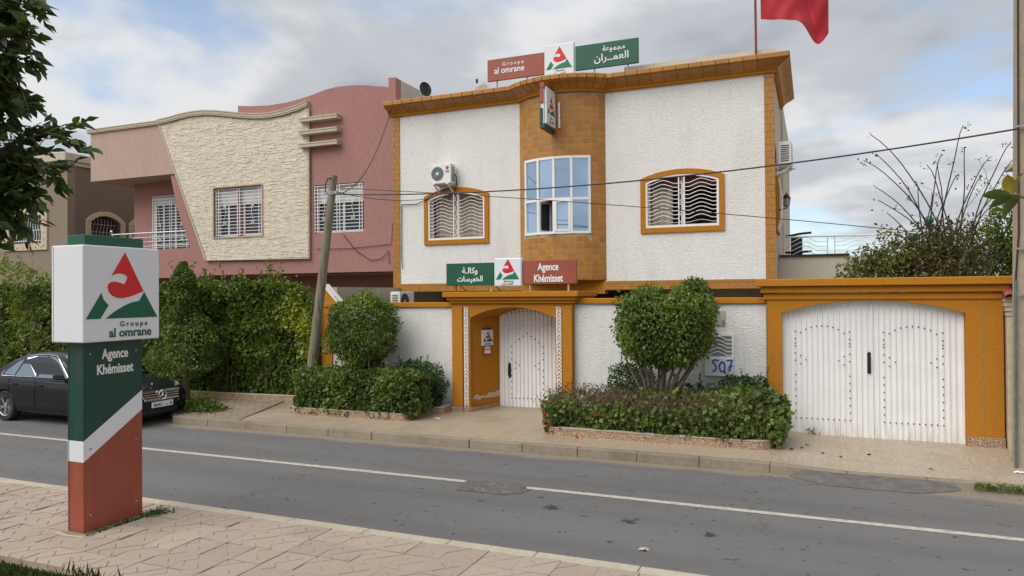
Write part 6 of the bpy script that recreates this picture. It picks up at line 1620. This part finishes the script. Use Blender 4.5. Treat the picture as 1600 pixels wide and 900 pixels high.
# grass of the verge
n = 26000
x = RNG.uniform(-9.5, -3.6, n); y = 4.40 - np.abs(RNG.normal(0, .5, n)); y = np.where(y < 2.8, RNG.uniform(3.0, 4.4, n), y)
P = np.stack([x, y, .12 + .05 * nz3(np.stack([x, y, 0 * x], 1), 1) * 0 + RNG.uniform(0, .035, n)], 1)
tuft = np.array([noise.noise(Vector((a * 1.6, b * 1.6, 0))) for a, b in zip(x, y)]); P = P[tuft > -.25]
me = leaf_mesh('grass', P, np.tile([0, 0, 1.4], (len(P), 1)), .085, M['grass'], aspect=.09, droop=0, spread=.5, vcol=RNG.uniform(0, 1, len(P)) ** 1.5)
tag(link('grass', me), 'short patchy grass on the verge in the near left corner', 'grass', kind='stuff')
P = np.stack([RNG.normal(-5.85, .2, 45), RNG.uniform(4.36, 4.47, 45), .14 + RNG.uniform(0, .1, 45)], 1)
me = leaf_mesh('dry_grass', P, np.tile([0.2, 0, 1.5], (len(P), 1)), .16, M['grass'], aspect=.035, droop=0, spread=.35)
tag(link('dry_grass', me), 'tuft of dry grass stalks at the pavement edge', 'grass', kind='stuff')
# weeds round the totem's foot
P = np.concatenate([np.stack([RNG.normal(-7.0, .03, 500), RNG.uniform(5.25, 6.15, 500), RNG.uniform(.10, .15, 500)], 1), np.stack([RNG.normal(-6.93, .06, 400), RNG.normal(6.1, .07, 400), RNG.uniform(.10, .17, 400)], 1)])
me = leaf_mesh('foot_weeds', P, np.tile([.2, -.3, .8], (len(P), 1)), .03, M['dark_leaf'], aspect=.5, vcol=RNG.uniform(0, 1, len(P)))
tag(link('foot_weeds', me), 'tiny weeds sprouting round the foot of the totem sign', 'weeds', kind='stuff')
MB().tube([(-7.40, 5.22, .125), (-7.2, 5.19, .125), (-7.0, 5.22, .125), (-6.93, 5.5, .125), (-6.92, 5.9, .125)], .012, 6).build('foot_cable', M['kerb_pale'], label='pale cable lying along the foot of the totem sign', cat='cable')

# ================================================================== LITTER
def crumple(name, label, loc, s, mat, cat):
    m = MB(); rows = [[(loc[0] + s * (i / 4 - .5) + random.gauss(0, s * .07), loc[1] + s * .7 * (j / 4 - .5) + random.gauss(0, s * .07), loc[2] + s * .25 * random.random() * (1 if 0 < i < 4 else .3)) for i in range(5)] for j in range(5)]
    o = m.grid(rows).build(name, mat, label=label, cat=cat); so = o.modifiers.new('thick', 'SOLIDIFY'); so.thickness = .002
crumple('paper_scrap', 'crumpled white paper on the pavement left of the entrance', (-6.82, 12.54, .175), .12, M['paper'], 'litter')
crumple('paper_scrap', 'white paper scrap at the foot of the concrete pole', (2.57, 11.84, .105), .11, M['paper'], 'litter')
crumple('pale_stone', 'small pale stone lying on the near lane of the road', (-1.62, 7.30, .004), .10, M['kerb_pale'], 'stone')
for i, (x, y, s) in enumerate(((-.2, 12.35, .05), (-.12, 12.6, .06), (.75, 12.3, .05), (.1, 12.15, .04), (1.5, 11.7, .05), (.35, 12.0, .04), (-.35, 12.15, .05))):
    P = np.array([[x, y, pz(x, y) + .012]]); me = leaf_mesh('fallen_leaf', P, np.array([[1., .2, 0]]), s * 1.4, M['dry_leaf'], aspect=.6, droop=0, spread=.2)
    tag(link('fallen_leaf', me), 'dry fallen leaf on the pavement in front of the garage gate', 'leaf', 'fallen leaves before the garage')
P = np.stack([RNG.uniform(1.9, 2.7, 220), RNG.normal(11.02, .05, 220), RNG.uniform(.03, .1, 220)], 1)
me = leaf_mesh('kerb_weeds', P, np.tile([0, -.3, .9], (len(P), 1)), .06, M['creeper_leaf'], aspect=.4, vcol=RNG.uniform(.1, .5, len(P)))
tag(link('kerb_weeds', me), 'small weeds at the kerb near the concrete pole', 'weeds', kind='stuff')
P = np.array([[-.05 + random.gauss(0, .05), 13.53, .14 + random.uniform(0, .1)] for _ in range(26)]); me = leaf_mesh('gate_weed', P, np.tile([0.3, -.3, .9], (26, 1)), .09, M['dry_leaf'], aspect=.12)
tag(link('gate_weed', me), 'dry weed at the foot of the garage gate', 'weeds', kind='stuff')
# ================================================================== PARKED CAR
car = thing('parked_car', 'black saloon car parked at the kerb behind the totem sign', 'car', (0, 0, 0))
ST = [(2.29, .50, .36, .52, .60), (2.25, .66, .26, .60, .66), (2.14, .78, .20, .66, .72), (1.98, .845, .18, .715, .78), (1.72, .875, .17, .78, .86), (1.35, .885, .17, .84, .925), (.98, .885, .17, .885, .965), (.6, .885, .17, .905, .97), (0, .885, .17, .925, .96), (-.7, .885, .17, .945, .97), (-1.3, .885, .17, .965, .99), (-1.7, .87, .19, .97, 1.02), (-2.05, .82, .23, .96, 1.03), (-2.22, .76, .30, .92, 1.00), (-2.29, .70, .42, .82, .88)]
def section(x, hw, zb, zs, zc):
    h = [(0, zb), (hw * .80, zb), (hw * .955, zb + .05), (hw * .985, zb + .16), (hw, (zb + zs) * .52), (hw * .992, zs - .16), (hw * .975, zs - .055), (hw * .93, zs), (hw * .72, zs + (zc - zs) * .72), (hw * .4, zs + (zc - zs) * .95), (0, zc)]
    return [(x, -y, z) for y, z in h] + [(x, y, z) for y, z in h[-2:0:-1]]
mb = MB(); rows = [section(*s) for s in ST]
for r_ in rows: r_.append(r_[0])
mb.grid(rows); mb.face(rows[0][:-1]); mb.face(rows[-1][:-1])
tmp = mb.build('body', M['car_paint'], None, smooth=True)
sb = tmp.modifiers.new('sub', 'SUBSURF'); sb.levels = 2; sb.render_levels = 2
cut = MB()
for x in (1.50, -1.26):
    for s in (-1, 1): cut.lathe([(0, s * .60), (.355, s * .60), (.355, s * 1.2), (0, s * 1.2)], (x, 0, .32), 'Y', 32)
cu = cut.build('cutter', M['rubber'])
bo = tmp.modifiers.new('cut', 'BOOLEAN'); bo.object = cu; bo.operation = 'DIFFERENCE'; bo.solver = 'EXACT'
bpy.context.view_layer.update()
me = bpy.data.meshes.new_from_object(tmp.evaluated_get(bpy.context.evaluated_depsgraph_get()))
bpy.data.objects.remove(tmp); bpy.data.objects.remove(cu)
me.name = 'body'; me.polygons.foreach_set('use_smooth', [True] * len(me.polygons)); me.set_sharp_from_angle(angle=R(40))
body = link('body', me, car)
def ghw(z): return .835 - (z - .92) * .46 - max(0, z - 1.32) * .9
GS = [(1.00, .955), (.80, 1.06), (.55, 1.19), (.30, 1.315), (.08, 1.395), (-.15, 1.435), (-.45, 1.447), (-.75, 1.435), (-1.0, 1.395), (-1.25, 1.30), (-1.5, 1.17), (-1.72, 1.04), (-1.86, .98)]
rows = []
for x, zt in GS:
    z0 = .90; pts = []
    for k in range(6):
        z = z0 + (zt - .035 - z0) * k / 5; pts.append((x, -ghw(z), z))
    e = ghw(zt - .035)
    pts += [(x, -e * .93, zt - .012), (x, -e * .6, zt + .008), (x, 0, zt + .016)]
    rows.append(pts + [(p[0], -p[1], p[2]) for p in pts[-2::-1]])
g = MB().grid(rows).build('cabin', M['car_paint'], car, smooth=True)
def side_glass(poly, s, name, mat, o=.006):
    m = MB(); f = [(x, s * (ghw(z) + o), z) for x, z in poly]; b = [(x, s * (ghw(z) - .01), z) for x, z in poly]
    m.prism(f, b); return m.build(name, mat, car)
for s in (-1, 1):
    side_glass([(.60, .965), (.52, 1.03), (.14, 1.30), (-.02, 1.352), (-.24, 1.375), (-.27, .965)], s, 'front_window', M['car_glass'])
    side_glass([(-.34, .965), (-.31, 1.375), (-.62, 1.37), (-.86, 1.33), (-.98, .97)], s, 'rear_window', M['car_glass'])
    side_glass([(-1.02, .97), (-.91, 1.31), (-1.08, 1.245), (-1.33, 1.06), (-1.36, .99)], s, 'quarter_window', M['car_glass'])
    tr_ = [(.66, .96), (.14, 1.325), (-.02, 1.378), (-.26, 1.398), (-.62, 1.392), (-.88, 1.352), (-1.1, 1.27), (-1.38, 1.06), (-1.44, .975)]
    MB().tube([(x, s * (ghw(z) + .008), z) for x, z in tr_], .011, 5).build('window_trim', M['chrome'], car)
    MB().tube([(x, s * (ghw(.95) + .012), .955 + .0 * x) for x in (.62, 0, -.7, -1.4)], .008, 5).build('belt_trim', M['chrome'], car)
    # door seams, handles, mirror, sill line
    m = MB()
    for xs in (.86, -.30, -1.12):
        zt = .92
        m.tube([(xs - (.16 * max(0, .45 - z) if xs == -1.12 else 0), s * (.889 - .03 * abs(z - .5) ** 1.5), z) for z in (.24, .4, .55, .7, .82, .90)], .005, 4)
    m.tube([(x, s * .888, .245) for x in (1.05, .5, -.3, -.82)], .006, 4)
    m.build('door_seam', M['black_plastic'], car)
    for xs in (-.16, -.98):
        h = MB().tube([(xs + .11, s * .888, .785), (xs + .08, s * .915, .79), (xs - .08, s * .915, .80), (xs - .11, s * .888, .80)], .016, 8).build('door_handle', M['car_paint'], car)
    MB().prism([(.66, s * .86, .93), (.50, s * .86, .93), (.52, s * 1.06, .955), (.62, s * 1.06, .955)], [(.62, s * .88, 1.03), (.48, s * .88, 1.04), (.50, s * 1.06, 1.07), (.58, s * 1.06, 1.06)]).build('mirror', M['car_paint'], car, bevel=.02, seg=2)
    MB().prism([(2.22, s * .50, .60), (2.02, s * .80, .60), (1.90, s * .86, .66), (2.05, s * .74, .66)], [(2.12, s * .48, .72), (1.96, s * .74, .755), (1.72, s * .845, .80), (1.95, s * .62, .78)]).build('headlight', M['headlight_glass'], car, bevel=.015, seg=2)
    MB().tube([(2.26, s * .52, .35), (2.17, s * .70, .36), (2.03, s * .83, .40)], .014, 6).build('bumper_trim', M['chrome'], car)
    MB().box(-2.29, -2.1, s * .78 - .09, s * .78 + .04, .72, .9).build('tail_light', plain('tail_red', (.35, .01, .01), .2), car, bevel=.03, seg=2)
MB().prism([(.985, -.70, .985), (.985, .70, .985), (.975, .70, .975), (.975, -.70, .975)], [(.13, -.52, 1.39), (.13, .52, 1.39), (.12, .52, 1.378), (.12, -.52, 1.378)]).build('windscreen', M['car_glass'], car)
MB().prism([(-1.80, -.62, 1.025), (-1.80, .62, 1.025), (-1.78, .62, 1.01), (-1.78, -.62, 1.01)], [(-1.06, -.50, 1.388), (-1.06, .50, 1.388), (-1.05, .50, 1.37), (-1.05, -.50, 1.37)]).build('rear_screen', M['car_glass'], car)
gr = MB().prism([(2.30, -.40, .52), (2.30, .40, .52), (2.20, .40, .52), (2.20, -.40, .52)], [(2.245, -.47, .69), (2.245, .47, .69), (2.16, .47, .69), (2.16, -.47, .69)]).build('grille', M['black_plastic'], car)
for k in range(4):
    z = .54 + .044 * k; w = .40 + .016 * k; x = 2.31 - .013 * k
    MB().box(x - .02, x + .006, -w, w, z - .009, z + .009).build('grille_bar', M['chrome'], gr)
MB().tube([(2.305, -.41, .515), (2.305, .41, .515), (2.25, .48, .695), (2.25, -.48, .695), (2.305, -.41, .515)], .010, 6).build('grille_surround', M['chrome'], gr)
em = MB().lathe([(.082, 0), (.094, .012), (.106, 0), (.094, -.010), (.082, 0)], (2.315, 0, .61), 'X', 28)
for k in range(3):
    a = math.pi / 2 + k * 2 * math.pi / 3; c = Vector((2.318, 0, .61)); e = c + Vector((0, math.cos(a), math.sin(a))) * .088; n = Vector((0, -math.sin(a), math.cos(a))) * .017
    em.prism([c + n, c - n, e + n * .1, e - n * .1][:2] + [e - n * .12, e + n * .12], [c + n * .2 + Vector((.014, 0, 0)), c - n * .2 + Vector((.014, 0, 0)), e - n * .05 + Vector((.004, 0, 0)), e + n * .05 + Vector((.004, 0, 0))])
em.build('emblem', M['chrome'], gr, smooth=True)
MB().lathe([(0, .79), (.012, .80), (.008, .835), (0, .84)], (2.02, 0, 0), n=8).build('bonnet_badge', M['chrome'], car)
pl = MB().box(2.30, 2.318, -.26, .26, .365, .48).build('number_plate', M['sign_white'], car, bevel=.004)
text('86443', .085, (2.321, -.12, .392), (0, 1, 0), FZ, M['lettering_dark'], pl, xs=.9)
text('\ufea9', .085, (2.321, .09, .392), (0, 1, 0), FZ, M['lettering_dark'], pl); text('8', .085, (2.321, .20, .392), (0, 1, 0), FZ, M['lettering_dark'], pl)
MB().box(2.22, 2.275, -.42, .42, .23, .33).build('lower_intake', M['black_plastic'], car, bevel=.02)
def wheel(x, s):
    w = MB().lathe([(.215, -.10), (.30, -.105), (.318, -.08), (.322, 0), (.318, .08), (.30, .105), (.215, .10)], (0, 0, 0), 'Y', 36).build('wheel', M['rubber'], car, smooth=True)
    MB().lathe([(.215, -.095), (.20, -.085), (.195, .05), (.0, .06)], (0, 0, 0), 'Y', 36).build('rim', M['galv'], w, smooth=True)
    m = MB()
    for k in range(5):
        for da in (-.13, .13):
            a = k * 2 * math.pi / 5 + da; m.prism([(.04 * math.cos(a - .3), -.075, .04 * math.sin(a - .3)), (.04 * math.cos(a + .3), -.075, .04 * math.sin(a + .3)), (.205 * math.cos(a + .045), -.085, .205 * math.sin(a + .045)), (.205 * math.cos(a - .045), -.085, .205 * math.sin(a - .045))], [(.04 * math.cos(a - .3), -.05, .04 * math.sin(a - .3)), (.04 * math.cos(a + .3), -.05, .04 * math.sin(a + .3)), (.205 * math.cos(a + .045), -.05, .205 * math.sin(a + .045)), (.205 * math.cos(a - .045), -.05, .205 * math.sin(a - .045))])
    m.lathe([(0, -.085), (.05, -.08), (.055, -.05)], (0, 0, 0), 'Y', 16)
    m.build('spokes', M['steel'], w, smooth=True)
    w.location = (x, s * .775, .322); w.rotation_euler = (0, random.uniform(0, 1), 0 if s < 0 else math.pi)
for x in (1.50, -1.26):
    for s in (-1, 1): wheel(x, s)
MB().box(1.08, 1.92, -.6, .6, .18, .65).box(-1.66, -.86, -.6, .6, .18, .65).box(-2.1, 2.1, -.7, .7, .16, .22).build('underbody', M['rubber'], car)
car.location = (-14.62, 10.93, 0); car.rotation_euler = (0, 0, 0)
